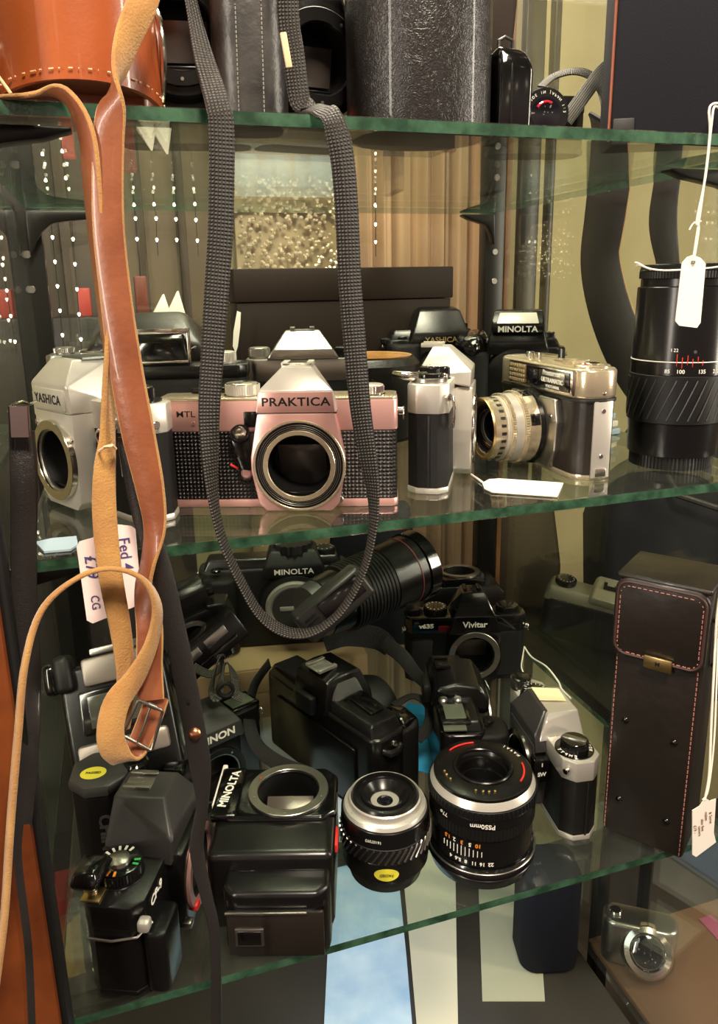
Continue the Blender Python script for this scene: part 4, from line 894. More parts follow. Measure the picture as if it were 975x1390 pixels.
# B long lens lying across
p0 = at(418, 832, 'y', .255); p1 = at(568, 765, 'y', .305)
t = thing('telephoto_lens', 'long ribbed black lens lying at a slant behind the webbing loop', 'lens', (p0 + p1) / 2, basis((p1 - p0), (0, .2, 1)))
Lh = (p1 - p0).length * 500
barrel(t, [('mount_end', 'grey_plastic', 27, 29, -Lh, -Lh + 14, 0), ('rear_barrel', 'black_metal', 30, 32, -Lh + 14, -Lh + 40, 0), ('focus_ring', 'rubber', 35, 35, -Lh + 40, -Lh + 92, 0), ('front_barrel', 'black_metal', 36, 37, -Lh + 92, Lh - 14, 0), ('front_rim', 'black_gloss', 39, 39, Lh - 14, Lh, 0)], axis='x')
b = MB()
for i in range(11): b.ring((-Lh + 43 + i * 4.4, 0, 0), 36, 34.6, 2.4, 'x', 60, .5)
b.build('grip_ridges', 'rubber', t)
b = MB(); b.lathe([(0, Lh + .4), (28, Lh - 1), (32, Lh + .2), (36, Lh + .6)], (0, 0, 0), 'x', 48); b.build('front_element', 'lens_glass', t)
text('70 - 210', 4.5, 'white', t, (-Lh + 34, -31.6, 8), right=(0, 0, 1), up=(-1, 0, 0), bold=.1)
b = MB(); b.ring((Lh - 26, 0, 0), 37.4, 36.6, 1.6, 'x', 60, .2); b.build('red_ring', mat('dull_red_ring', (110, 40, 48), .4), t)
# grey plastic lens hood leaning before the lens
p = at(452, 818, 'y', .222)
t = thing('flash_unit', 'dark grey plastic flash unit leaning against the long lens', 'flash', p, basis((.80, .1, .5), (-.45, .2, .85)))
b = MB(); b.box((0, 0, 0), (78, 26, 34), 5, seg=3); b.build('housing', 'grey_plastic', t)
b = MB(); b.box((8, -14, 2), (46, 3, 20), 1); b.build('panel', 'black_gloss', t)
b = MB()
for i in range(4): b.box((-26, -13.6, -9 + i * 5), (14, 2, 2.2), .5)
b.build('vents', 'black_matte', t)
# C pouch
p = at(500, 760, 'y', .44)
t = thing('black_pouch', 'soft black fabric pouch standing behind the long lens on the lowest shelf', 'pouch', (p.x, .43, ZB), R(-10))
b = MB(); b.hull([(-52, -20, 0), (52, -20, 0), (-52, 22, 0), (52, 22, 0), (-58, -22, 120), (56, -22, 120), (-50, -12, 172), (48, -12, 190), (-44, 14, 172), (50, 14, 192)], 9, 4); b.build('pouch_body', 'navy', t)
b = MB(); b.hull([(-54, -25, 110), (54, -25, 116), (-48, -17, 168), (46, -17, 184), (-54, -21, 110), (54, -21, 116), (-48, -12, 168), (46, -12, 184)], 2, 2); b.build('flap', 'navy', t)
# D small body, mount up, on its own block
t = thing('camera_case', 'square black hard case at the back of the lowest shelf, carrying a lensless body', 'case', (.395, .425, ZB), R(-10))
b = MB(); b.box((0, 0, 19), (112, 84, 38), 5, seg=3); b.build('case_body', 'leather_soft', t); b = MB(); b.box((0, -43, 26), (20, 3, 20), 1); b.build('clasp_flap', 'leather_black', t)
t = thing('film_camera', 'lensless black camera lying back, steel mount upward, right of the telephoto lens', 'camera', (.393, .425, ZB + .056), basis((.97, -.25, 0), (.2, .97, -.08)))
t.location = (.392, .392, ZB + .059)
b = MB(); b.prism(octo(104, 34, 8), 'xy', 0, 66, 3, 2); b.build('body', 'black', t); housing(t, 0, 62, 2, 60, 62, 56, -17, 9, 'black_gloss')
mount(t, (0, -26, 33), 27, 20, [(27, 21, 3, 'steel'), (21.5, 20, 1.4, 'black_metal')], 22, style='bayonet')
b = MB(); b.box((-44, -8, 66), (16, 18, 10), 4); b.build('release_block', 'black_gloss', t)
# F tilted small CHINON
p = at(270, 846, 'y', .27)
t = thing('film_camera', 'small black camera tipped on its end behind the riveted strap, white lettering downwards', 'camera', p, basis((.28, .15, -.95), (.93, .1, .3))); t.scale = (.8, .8, .8)
b = MB(); b.prism(octo(120, 34, 8), 'xy', -42, 22, 2, 2); b.build('body', 'black', t)
b = MB(); b.hull([(-34, -26, 14), (34, -26, 14), (-26, -26, 36), (26, -26, 36), (-20, 0, 46), (20, 0, 46), (-28, 14, 20), (28, 14, 20)], 2); b.build('prism_housing', 'black', t)
housing(t, 0, 16, -42, 56, 60, 50, -17, 9, 'black')
mount(t, (0, -26, -14), 26, 20, [(25, 19.5, 3, 'steel')], 20, style='bayonet')
text('CHINON', 8, 'white', t, (0, -26.6, 24), bold=.25, sx=1.05)
k = knob(t, 'shutter_speed_dial', (-42, 0, 22), 12, 9, 'black_metal'); b = MB(); b.box((44, -6, 24), (22, 12, 5), 1); b.build('silver_panel', 'steel', t)
# winder panels just below it
p = at(275, 880, 'y', .235)
t = thing('motor_winder', 'black winder with silver keys beside the tilted camera behind the leather strap', 'winder', p, basis((.80, .25, .45), (-.42, .1, .9)))
b = MB(); b.box((0, 0, 0), (82, 30, 30), 3); b.build('housing', 'black', t)
for i in range(2):
    b = MB(); b.box((-16 + i * 30, -15.5, 6), (24, 2, 9), .8); b.build('key', 'steel', t)
b = MB(); b.box((0, -15.4, -7), (60, 2, 4), .6); b.build('slot', 'black_gloss', t)
# G grey strap bundle
t = thing('coiled_strap', 'small loop of grey webbing strap lying behind the riveted black strap', 'strap', at(300, 930, 'y', .19)); bpy.context.view_layer.update()
o = strap('webbing_loop', [(262, 905, .21, 9, 30), (285, 915, .205, 9, 40), (300, 905, .20, 9, 60), (301, 892, .20, 8, 80), (296, 897, .195, 9, 90), (287, 935, .19, 9, 60), (296, 945, .185, 9, 20), (306, 900, .195, 9, 100), (318, 920, .19, 9, 40), (318, 940, .185, 9, 10), (330, 948, .185, 9, 30)], 'webbing_grey', t, .0014); fixp(o, t)
b = MB(1); b.tube([at(306 + 10 * math.cos(a * .5236), 936 + 9 * math.sin(a * .5236), 'y', .183) for a in range(12)], .002, 8, True); o = b.build('strap_end_ring', 'rubber', t); fixp(o, t)
# H camera with silver back at left
M['aged_silver'] = mat('aged_silver', (140, 130, 122), .34, .45)
p = at(163, 960, 'y', .160)
t = thing('film_camera', 'camera with silver panels and a rubber eyecup, behind the strap buckle', 'camera', p, basis((.98, -.05, .12), (-.10, .45, .9)))
b = MB(); b.box((0, 6, -8), (84, 34, 96), 5, seg=3); b.build('body', 'black', t)
b = MB(); b.box((8, -12, 33), (60, 8, 22), 3); b.build('silver_panel', 'aged_silver', t)
b = MB(); b.box((12, -8, 48), (52, 12, 6), 1.5); b.build('top_rail', 'steel', t)
b = MB(); b.box((4, -12, 2), (64, 6, 34), 2); w_ = b.build('data_back', 'black_gloss', t); b = MB(); b.box((4, -15.4, 2), (50, 1, 25), .4); b.build('window', mat('smoked_window', (70, 70, 62), .12), w_)
b = MB(); b.box((0, -12, -30), (70, 8, 17), 3); s_ = b.build('lower_panel', 'aged_silver', t); b = MB(); b.box((12, -16.4, -30), (14, 1, 10), .4); b.build('small_window', 'black_gloss', s_)
b = MB(); b.box((-36, -6, 36), (14, 26, 30), 5, seg=3); b.build('eyecup', 'rubber', t); b = MB(); b.box((-46, -4, 34), (12, 22, 26), 5, seg=3); b.build('rubber_pad', 'black_gloss', t)
# I CHINON facing
t = thing('film_camera', 'black camera with slanting white lettering and grey display window, right of the buckle', 'camera', (.030, .190, ZB), R(24))
slr(t, 134, 36, 4, 58, 78, 8, 'black', 'black')
housing(t, 4, 66, 2, 60, 60, 54, -18, 10, 'black')
b = MB(); b.hull([(4 - 34, -28, 64), (4 + 34, -28, 64), (4 - 32, -28.5, 80), (4 + 32, -28.5, 80), (4 - 26, -8, 88), (4 + 26, -8, 88), (4 - 26, 14, 88), (4 + 26, 14, 88), (4 - 30, 18, 76), (4 + 30, 18, 76)], 1.5); b.build('prism_housing', 'grey_plastic', t)
mount(t, (8, -28, 34), 28, 21, [(28, 22.5, 3, 'black_metal'), (23, 21, 2, 'steel')], 22, style='bayonet')
text('CHINON', 9.5, 'white', t, (6, -29.3, 73.5), bold=.3, sx=1.15)
b = MB(); b.box((50, -2, 79), (30, 24, 3), .8); l_ = b.build('display_frame', 'black_gloss', t); b = MB(); b.box((50, -2, 80.8), (23, 16, .8), .2); b.build('display_window', 'lcd', l_)
lug(t, (67, -6, 66), (1, 0, 0)); k = knob(t, 'shutter_speed_dial', (-46, 0, 78), 12, 7, 'black_metal')
# J big black camera seen from behind
ax = V((.060, -.1442, 0)).normalized(); th = math.atan2(-ax.y, -ax.x)
t = thing('film_camera', 'large black camera with a brassy hot shoe, seen from behind, centre of the lowest shelf', 'camera', (.160, .190, ZB), th)
modern(t, 168, 110, 'black', D=40, mo=6, mz=42, pw=66, pt=46, lcd=False, dial=False, mount_on=False, deck=.72)
shoe(t, (6, 6, 110), 22, 20, 'satin')
b = MB(); b.hull([(-22, 8, 80), (-76, 8, 78), (-22, -18, 80), (-76, -18, 78), (-26, 6, 93), (-64, 6, 89), (-26, -16, 93), (-64, -16, 89)], 2.5, 3); b.build('display_deck', 'black_gloss', t)
b = MB(); b.hull([(-16, 16, 80), (-16, -22, 80), (-28, 14, 80), (-28, -22, 80), (-8, 12, 107), (-8, -18, 107), (-17, 8, 105), (-17, -16, 105)], 3, 3); b.build('prism_flank', mat('painted_sheen_grey', (84, 84, 84), .22, 0, coat=.5), t)  # grey highlight of the flank painted into its colour
b = MB(); b.box((-46, -2, 92), (32, 13, 2), .6, rot=('Y', R(-5))); b.build('display_window', 'black_gloss', t)
b = MB(); b.hull([(-50, -18, 78), (-82, -16, 76), (-50, -46, 72), (-76, -44, 68), (-54, -20, 87), (-76, -20, 84), (-56, -40, 79), (-72, -40, 76)], 4, 3); b.build('grip_shoulder', 'black_gloss', t)
b = MB(); b.tube([(-83, 10, 68), (-88, 6, 66), (-89, -2, 66), (-86, -8, 68)], 3, 12); b.build('strap_lug_bar', 'black_metal', t)
b = MB(); b.cyl((-70, 12, 74), 3.6, 3, 'z', 24, .6); b.build('button', 'black_gloss', t)
b = MB(); b.box((0, 21.5, 34), (120, 3, 58), 2); b.build('film_door', 'black', t)
b = MB(); b.lathe([(0, 0), (31, 0), (33, 6), (33, 26), (30, 34), (26, 36), (0, 34)], (6, -32, 42), (0, -1, 0), 56); b.build('lens_barrel', 'black_matte', t)
ws = thing('neck_strap', 'black webbing neck strap looping round the large camera with the brassy hot shoe', 'strap', at(470, 900, 'y', .2)); bpy.context.view_layer.update()
for sp in ([(366, 900, .25, 13, 60), (346, 930, .23, 13, 60), (338, 970, .20, 13, 50), (348, 1010, .165, 13, 30), (378, 1036, .135, 13, 10), (415, 1050, .115, 13, 0)],
           [(520, 872, .25, 15, 0), (545, 890, .235, 15, 10), (565, 915, .22, 13, 10), (588, 935, .215, 12, 10), (606, 950, .21, 12, 10)],
           [(440, 872, .29, 22, 20), (470, 862, .285, 24, 10), (510, 866, .28, 24, -10), (530, 880, .27, 20, -20)],
           [(535, 958, .185, 13, 60), (560, 945, .19, 13, 70), (583, 958, .18, 12, 40), (582, 985, .165, 11, 10), (566, 1003, .155, 11, -10)]):
    o = strap('strap_length', sp, 'webbing_dark', ws, .0016); fixp(o, ws)
# blue cards under the camera
b = MB(); b.box((0, 0, .6), (74, 110, 1.2), .3); o = b.build('blue_card', 'blue_card'); o.location = (.262, .213, ZB); o.rotation_euler = (0, 0, R(-42)); tag(o, 'bright blue card sticking out from under the large black camera', 'card')
b = MB(); b.box((0, 0, .5), (120, 90, 1), .3); o = b.build('pale_blue_leaflet', 'blue_paper'); o.location = (.118, .150, ZB); o.rotation_euler = (0, 0, R(-20)); tag(o, 'pale blue leaflet lying left of the large black camera, before its strap', 'leaflet')
# K camera with LCD
t = thing('film_camera', 'black camera with two silver buttons and a square display, standing end-on', 'camera', (.274, .168, ZB), R(74))
modern(t, 140, 94, 'black', D=40, mo=6, mz=42, pw=64, pt=56, lcd=False, dial=False, deck=.78)
b = MB(); b.box((-48, 6, 81), (32, 26, 3), 1.5); l_ = b.build('display_frame', 'black_gloss', t); b = MB(); b.box((-48, 6, 83), (23, 18, .8), .2); b.build('display_window', 'lcd', l_)
for yy in (0, 13):
    b = MB(); b.lathe([(0, 3), (3, 2.8), (4.4, 1.4), (4.6, 0)], (-28, yy, 82), 'z', 24); b.build('button', 'steel', t)
text('AF', 8, 'white', t, (-10, -31, 86), right=(1, 0, 0), up=(0, .6, 1), bold=.2)
shoe(t, (20, 8, 93), 20, 14, 'black_metal')
b = MB(); b.box((-62, 8, 78), (16, 20, 2), .6); b.build('rear_plate', 'lcd', t)
# L silver camera
t = thing('film_camera', 'silver and black SLR beside the tall leather case, cream torn sticker on its prism', 'camera', (.3395, .100, ZB), R(-98))
slr(t, 136, 33, 5, 56, 74, 9, 'satin', 'leatherette')
b = MB(); b.box((68.2, 3, 30), (1.2, 1.6, 50), .3); b.build('hinge_line', 'ink_black', t)
b = MB(); b.hull([(-29, -24, 70), (29, -24, 70), (-23, -14, 92), (21, -14, 92), (-26, -16, 88), (25, -16, 86), (-20, 15, 91), (19, 15, 91), (-28, 17, 72), (29, 17, 72)], 1.2); b.build('prism_housing', 'satin', t)
b = MB(); b.hull([(-30, -27, 60), (30, -27, 60), (-28, -27.5, 76), (28, -27.5, 76), (-20, -16, 92.6), (18, -16, 92.6), (-20, -12, 92.8), (18, -12, 92.8), (-30, -16, 60), (30, -16, 60)], 1); b.build('prism_front', 'grey_plastic', t)
housing(t, 0, 66, 2, 54, 58, 50, -16, 12, 'grey_plastic')
mount(t, (0, -28, 34), 28, 21, [(28, 22, 3, 'chrome')], 24)
b = MB(); b.box((33, -24, 48), (10, 14, 22), 1); w_ = b.build('selector_block', 'black_gloss', t); text('SW', 5, 'white', w_, (38.2, -24, 45), right=(0, 1, 0), bold=.2); text('1', 4.5, 'white', w_, (38.2, -24, 54), right=(0, 1, 0), bold=.2, name='numeral')
b = MB(); b.cyl((48, -1, 73.6), 16, 1.6, 'z', 48, .3); rk = b.build('film_reminder_dial', 'black_gloss', t)
arc_text('EMPTY', 4.2, 'white', rk, (48, -1, 75.3), 13.4, R(-20), R(-17), flip=-1, bold=.15)
arc_text('COLOR', 3.6, 'white', rk, (48, -1, 75.3), 13.4, R(120), R(-15), flip=-1, bold=.1)
b = MB(); b.knurl((48, -1, 75.2), 11.5, 7, 'z', 44, .4); q_ = b.build('rewind_knob', 'black_metal', rk); b = MB(); b.box((48, -1, 83), (20, 5, 3), .8, rot=('Z', .9)); b.build('rewind_crank', 'steel', q_); b = MB(); b.cyl((48, -1, 82), 10.5, 1, 'z', 40, .3); b.build('knob_cap', 'black_gloss', q_)
lug(t, (64, -14, 66), (.5, -.86, 0), False)
k = knob(t, 'shutter_speed_dial', (-34, -2, 74), 12.5, 9, 'black_metal', 14, 'black_gloss'); marks(k, (-34, -2, 83), 9, 14)
k = knob(t, 'wind_hub', (-54, -8, 74), 10, 12, 'steel', None, 'black_gloss')
b = MB(); b.hull([(-20, -12, 93.2), (2, -13, 93.2), (-14, 12, 92.3), (6, 10, 92.3), (-20, -12, 93.7), (2, -13, 93.7), (-14, 12, 92.8), (6, 10, 92.8)], 0); b.build('torn_sticker', mat('cream_sticker', (226, 214, 170), .7), t)
text('ON OFF', 3.4, 'ink_black', t, (28, -9, 74.15), right=(0, 1, 0), up=(-1, 0, 0), name='switch_lettering')
# M tall leather case
t = thing('tall_leather_case', 'tall black leather case with red stitching and a brass clasp, lowest shelf', 'case', (.3955, .0292, ZB), R(-54))
Wc, Dc, Hc = 65, 54, 230
b = MB(); b.box((0, 0, Hc / 2), (Wc, Dc, Hc), 3.5, seg=3); b.build('case_body', 'leather_soft', t)
b = MB(); pts = roundrect(Wc + 4, 66, 11, 0, Hc - 66 / 2 + 1); b.prism(pts, 'xz', -Dc / 2 - 3.4, -Dc / 2 + 1, 1.2, 2); fl = b.build('lid_flap', 'leather_soft', t)
b = MB(); b.box((0, 0, Hc + 1), (Wc + 4, Dc + 5, 5), 2, seg=3); b.build('lid_top', 'leather_soft', t)
b = MB(); b.tube([(x, -Dc / 2 - 3.6, z) for x, z in roundrect(Wc - 1, 60, 9, 0, Hc - 32, 6)], 1.1, 8, True); b.build('piping', mat('oxblood_edge', (66, 44, 40), .5), fl)
def stitches(pts, name, par, r=.45, L=2.6, gap=1.6, mt='thread_red'):
    b = MB(); acc = 0; tot = 0
    pts = [V(p) for p in pts]; seg = [(pts[i], pts[i + 1]) for i in range(len(pts) - 1)]; d = 0
    for a, c in seg:
        ln_ = (c - a).length; u = (c - a).normalized()
        while d < ln_:
            e0 = min(d + L, ln_); b.tube([a + u * d, a + u * (d + e0) / 2 if False else a + u * ((d + e0) / 2), a + u * e0], r, 5); d += L + gap
        d -= ln_
    return b.build(name, mt, par)
pl = roundrect(Wc - 5, 55, 7, 0, Hc - 33, 6); pl = [(x, -Dc / 2 - 3.9, z) for x, z in pl]
stitches(pl + [pl[0]], 'flap_stitching', fl)
stitches([(-Wc / 2 + 2.5, -Dc / 2 - .4, 4), (-Wc / 2 + 2.5, -Dc / 2 - .4, Hc - 66)], 'side_stitching', t); stitches([(Wc / 2 - 2.5, -Dc / 2 - .4, 4), (Wc / 2 - 2.5, -Dc / 2 - .4, Hc - 62)], 'side_stitching', t)
b = MB(); b.box((2, -Dc / 2 - 5, Hc - 63), (21, 2.6, 10.5), .8); cl = b.build('brass_clasp', 'gold', t); text('M', 4.6, 'ink_black', cl, (2, -Dc / 2 - 6.45, Hc - 63), bold=.2)
for x, z in ((-20, 108), (18, 102), (-20, 34), (18, 30)):
    b = MB(); b.lathe([(0, 1.6), (1.2, 1.6), (2.6, .8), (3, 0)], (x, -Dc / 2, z), (0, -1, 0), 20); b.build('rivet', 'black_gloss', t)
b = MB(); b.tube([(Wc / 2 + 1, -6, Hc - 28), (Wc / 2 + 6, -4, Hc - 34), (Wc / 2 + 7, 0, Hc - 60), (Wc / 2 + 2, 2, Hc - 70)], 2, 10); b.build('side_loop', 'leather_soft', t)
# N, O lenses
t = thing('prime_lens', 'small black lens with a diagonally striped grip ring and a yellow oval sticker', 'lens', (.1665, .0590, ZB), R(-28)); t.scale = (1.06, 1.06, 1.1)
barrel(t, [('front_rim', 'black_metal', 27, 30, 0, 12, 0), ('front_barrel', 'black_metal', 32, 33, 12, 28, 0), ('focus_ring', 'rubber', 33.4, 33.4, 28, 40, 0), ('barrel', 'black_metal', 33, 32.4, 40, 52, 0), ('mount_flange', 'satin', 31, 30, 52, 55, 0)])
b = MB(); N_ = 44
for i in range(N_):
    a = 2 * PI * i / N_; b.tube([(33.7 * math.cos(a + k * .05), 33.7 * math.sin(a + k * .05), 29 + k * 2.5) for k in range(5)], .85, 5)
b.build('silver_stripes', 'steel', t)
b = MB(); b.lathe([(30, 55), (28.5, 55.4), (27, 56), (26.6, 60), (25.6, 60.8), (25, 60), (25, 50), (29, 52)], (0, 0, 0), 'z', 64); mt_ = b.build('bayonet_ring', 'satin', t)
b = MB(); b.lathe([(24.9, 59.6), (23.5, 62), (21.5, 62.4), (21, 60), (18, 60), (17.5, 61.4), (16, 61.4), (12, 57), (10.5, 56), (10.5, 52), (24.9, 52)], (0, 0, 0), 'z', 64); b.build('rear_baffle', 'black_metal', mt_)
b = MB(); b.lathe([(0, 55.5), (6, 55), (10.5, 53.5), (10.5, 50), (0, 50)], (0, 0, 0), 'z', 40); b.build('rear_element', 'lens_glass', mt_)
b = MB()
for a in (40, 130, 220, 310): b.cyl((27 * math.cos(R(a)), 27 * math.sin(R(a)), 55.2), 1.2, .5, 'z', 14, .1)
b.build('screws', 'steel', mt_)
def wt(s, deg, z, r, size, mt='white', sx=1, flip=1, name='lettering', par=None, **k):
    d = V((math.cos(R(deg)), math.sin(R(deg)), 0)); return text(s, size, mt, par or t, V((0, 0, z)) + d * r, right=V((0, 0, 1)).cross(d) * flip, up=V((0, 0, flip)), sx=sx, name=name, **k)
wt('16107393', -96, 46, 32.9, 3, flip=-1, name='serial_number')
b = MB(); d = V((math.cos(R(-70)), math.sin(R(-70)), 0)); 
for ang in range(-86, -60, 2):
    pass
bm = b.bm; ps = []
for i in range(28):
    q = 2 * PI * i / 28; a = R(-80) + math.cos(q) * 9 / 33; z_ = 20 + math.sin(q) * 5; ps.append(bm.verts.new((33.0 * math.cos(a), 33.0 * math.sin(a), z_)))
cvt = bm.verts.new((33.25 * math.cos(R(-80)), 33.25 * math.sin(R(-80)), 20))
for i in range(28): bm.faces.new((ps[i], ps[(i + 1) % 28], cvt))
b.build('yellow_sticker', 'sticker', t); wt('PASSED', -80, 20, 33.3, 3, 'ink_black', flip=-1, name='sticker_lettering')
t = thing('prime_lens', 'large black lens with red arcs round its upturned rear, beside the silver SLR', 'lens', (.2450, .0480, ZB), R(-28)); t.scale = (1.09, 1.09, 1.06)
barrel(t, [('front_rim', 'black_metal', 37, 40, 0, 10, 0), ('hood_ring', 'black_gloss', 40, 38.5, 10, 18, 0), ('depth_barrel', 'black_metal', 37, 37, 18, 42, 0), ('focus_ring', 'rubber', 38.5, 38.5, 42, 51, 90)])
for nm, mt, r0, r1, z0, z1 in (('name_barrel', 'black_metal', 38.5, 38.5, 51, 59), ('rear_ring', 'rubber', 39, 39, 59, 66), ('mount_flange', 'satin', 38, 35.5, 66, 72)):
    b = MB(); b.lathe([(30, z0), (r0 - .4, z0), (r0, z0 + .4), (r1, z1 - .4), (r1 - .4, z1), (30, z1)], (0, 0, 0), 'z', 72, close=True); q_ = b.build(nm, mt, t)
b = MB()
for i in range(70): a = 2 * PI * i / 70; b.box((39.1 * math.cos(a), 39.1 * math.sin(a), 62.5), (1, 1, 5.4), .2, rot=('Z', a))
b.build('grip_ribs', 'rubber', t)
b = MB(); b.lathe([(35.5, 72), (35.5, 74), (34, 75), (22, 75.5), (20.5, 74), (19.5, 70), (17.5, 70), (17, 62), (15.5, 62), (15, 52), (34, 52)], (0, 0, 0), 'z', 72, close=True); mt_ = b.build('rear_baffle', 'black_metal', t)
b = MB(); b.ring((0, 0, 75.2), 21.5, 19, 2, 'z', 60, .6); b.build('inner_ring', 'black_metal', mt_)
b = MB(); b.lathe([(0, 61), (5, 60.4), (10, 58.2), (14, 54.5), (15.5, 53), (15.5, 52), (0, 52)], (0, 0, 0), 'z', 48); b.build('rear_element', 'lens_glass', mt_)
for a0, a1 in ((105, 150), (-25, 20)):
    b = MB(); b.tube([(29.5 * math.cos(R(a)), 29.5 * math.sin(R(a)), 75.6) for a in range(a0, a1, 3)], .7, 8); b.build('red_arc', 'red', mt_)
b = MB()
for a in (-118, -108, -100, -92, -160, -170, -178): b.cyl((29 * math.cos(R(a + 20)), 29 * math.sin(R(a + 20)), 75.2), .9, 2, 'z', 12, .2)
b.build('contact_pins', 'gold', mt_)
b = MB(); b.ring((0, 0, 14), 40, 37, 1.6, 'z', 60, .4); b.build('chrome_line', 'steel', t)
arc_text('JAPAN', 3, 'white', mt_, (0, 0, 75.7), 31, R(60), R(-6.5), flip=-1, bold=.1)
wt('PS50mm', -88, 55, 38.7, 5, flip=-1, bold=.1); wt('77ø', -132, 55, 38.7, 4.6, flip=-1, name='filter_size')
for i, s_ in enumerate(('22', '16', '11', '8', '5.6', '4')): wt(s_, -78 - i * 9, 22, 37.3, 4, flip=-1, bold=.12, name='aperture_numerals')
for i, s_ in enumerate(('10', '5', '3', '2', '1.5')): wt(s_, -92 - i * 9, 37, 37.3, 4.2, 'orange' if i % 2 == 0 else 'white', flip=-1, bold=.12, name='distance_numerals')
b = MB()
for i in range(11): a = R(-88 - i * 4.5); b.box((37.2 * math.cos(a), 37.2 * math.sin(a), 30), (.5, .5, 8 - abs(i - 5) * .8), 0)
b.build('depth_lines', 'white', t)
# P lens mount upwards
t = thing('film_camera', 'black camera lying on its back with the lens mount facing up, lowest shelf front', 'camera', (.0795, .060, ZB), R(-18)); t.scale = (1, 1, .90)
b = MB(); b.box((0, 8, 38), (90, 92, 72), 6, seg=3); body = b.build('body', 'black', t)
b = MB(); b.prism(octo(92, 60, 10, 0, 25), 'xy', 66, 78, 3, 3); b.build('front_plate', 'black_gloss', t)
b = MB(); b.prism(octo(74, 52, 8, 6, -34), 'xy', 0, 60, 4, 3); b.build('hand_grip', 'black', t)
b = MB(); b.hull([(-30, -14, 60), (42, -14, 60), (-30, -48, 56), (42, -48, 56), (-28, -12, 72), (40, -12, 72), (-28, -56, 50), (40, -56, 50), (-28, -58, 44), (40, -58, 44)], 3, 3); b.build('grip_shoulder', 'black_gloss', t)
b = MB(); b.box((6, -61, 26), (66, 3, 40), 1.2); fd = b.build('end_door', 'leather_soft', t)
b = MB(); b.box((-12, -63, 24), (20, 1.6, 16), 1.2); b.build('window_frame', 'steel', fd); b = MB(); b.box((-12, -64, 24), (16, .8, 12), .3); b.build('window', 'black_gloss', fd)
b = MB(); b.box((0, -63, 46), (56, 2, 2), .6); b.build('door_edge', 'steel', fd)
b = MB(); b.box((-38, 25, 76), (20, 58, 8), 2.5); b.build('name_bar', 'black_gloss', t)
text('MINOLTA', 9, 'white', t, (-38, 27, 80.2), right=(0.12, 1, 0), up=(-1, .1, 0), bold=.25, sx=1.1)
b = MB(); b.box((-47, 34, 68), (4, 50, 22), 1); b.build('pale_side_label', 'paper', t)
mount(t, (8, 25, 78), 31, 23.5, [(31, 24, 3, 'steel'), (25, 23, 1.6, 'black_metal')], 30, axis=(0, 0, 1), style='bayonet')
b = MB()
for i in range(8): a = R(150 + i * 7); b.cyl((8 + 24.4 * math.cos(a), 25 + 24.4 * math.sin(a), 79), .7, 1.6, 'z', 10)
b.build('contact_pins', 'gold', t)
b = MB(); b.box((45, 0, 52), (4, 20, 8), 1); b.build('red_mark', 'red', t)
# Q CHINON front left
t = thing('film_camera', 'black camera with a coloured mode dial and grey prism, front left corner, lowest shelf', 'camera', (-.0100, .0745, ZB), R(67))
slr(t, 146, 42, 4, 52, 70, 8, 'black', 'black')
b = MB(); b.hull([(-30, -26, 64), (34, -26, 64), (-27, -27, 84), (31, -27, 84), (-6, -16, 101), (24, -16, 101), (-6, 22, 101), (24, 22, 101), (-26, 24, 72), (32, 24, 72)], 2, 3); b.build('prism_housing', 'grey_plastic', t)
shoe(t, (11, 8, 100.5), 20, 20, 'steel')
housing(t, 4, 70, 2, 58, 60, 54, -20, 12, 'black')
mount(t, (6, -32, 36), 28, 21, [(29, 22.5, 3, 'satin_pink_reflection')], 26)
k = knob(t, 'mode_dial', (-44, 4, 70), 15, 10, 'black_metal', 16, 'black_gloss')
for nm, mt0, a0, a1, n in (('white_marks', 'white', -20, 100, 6), ('orange_marks', 'orange', 100, 210, 5), ('green_mark', 'green', 262, 300, 2)): marks(k, (-44, 4, 80), 12, n, (1.6, 4, .5), mt0, a0, a1, name=nm)
b = MB(); b.lathe([(0, 4), (3, 4), (7, 2.5), (7.6, 0)], (-44, 4, 80), 'z', 30); b.build('dial_centre', 'steel', k)
k = knob(t, 'exposure_dial', (52, -2, 70), 15, 8, 'black_metal', 17); marks(k, (52, -2, 70), 16, 16, (1.8, 3, .5), name='white_marks'); b = MB(); b.box((52, -2, 82), (12, 16, 8), 2); b.build('strap_clip', 'black_gloss', k)
b = MB(); b.box((-64, 14, 71), (13, 13, 2), 1); rw = b.build('shoe_plate', 'gold', t); b = MB(); b.cyl((-64, 14, 72), 3, 3, 'z', 20, .6); b.build('button', 'steel', rw)
b = MB(); b.hull([(-76, 24, 86), (-50, 24, 86), (-76, 6, 86), (-50, 2, 86), (-72, 22, 94), (-54, 22, 94), (-72, 8, 94), (-54, 6, 94), (-64, 16, 70), (-58, 16, 70)], 2); b.build('wind_lever', 'black_gloss', t)
b = MB(); b.box((-72, -22, 58), (8, 8, 8), 2); b.build('silver_button', 'satin', t)
text('CP-9', 9, 'white', t, (-48, -21.6, 60), bold=.3, sx=1.1, name='model_lettering')
b = MB(); b.tube([(-74, 16, 46), (-75, 0, 46), (-72, -16, 47), (-60, -22, 48)], .9, 8); b.build('silver_rim', 'steel', t)
b = MB(); b.prism(roundrect(30, 16, 5, -56, -26), 'xy', 2, 48, 2, hor=True); b.build('hand_grip', 'black', t)
b = MB(); b.box((-26, -33, 14), (7, 6, 5), 1); b.build('release_key', 'steel', t); b = MB(); b.box((-12, -34, 16), (8, 6, 6), 2); b.build('red_key', 'red', t)
t = thing('film_camera', 'black camera on end with a yellow oval sticker, below the strap buckle', 'camera', (-.0420, .1130, ZB), R(-8))
b = MB(); b.prism(octo(40, 44, 12), 'xy', 0, 92, 1.5, 2); b.build('body', 'black', t)
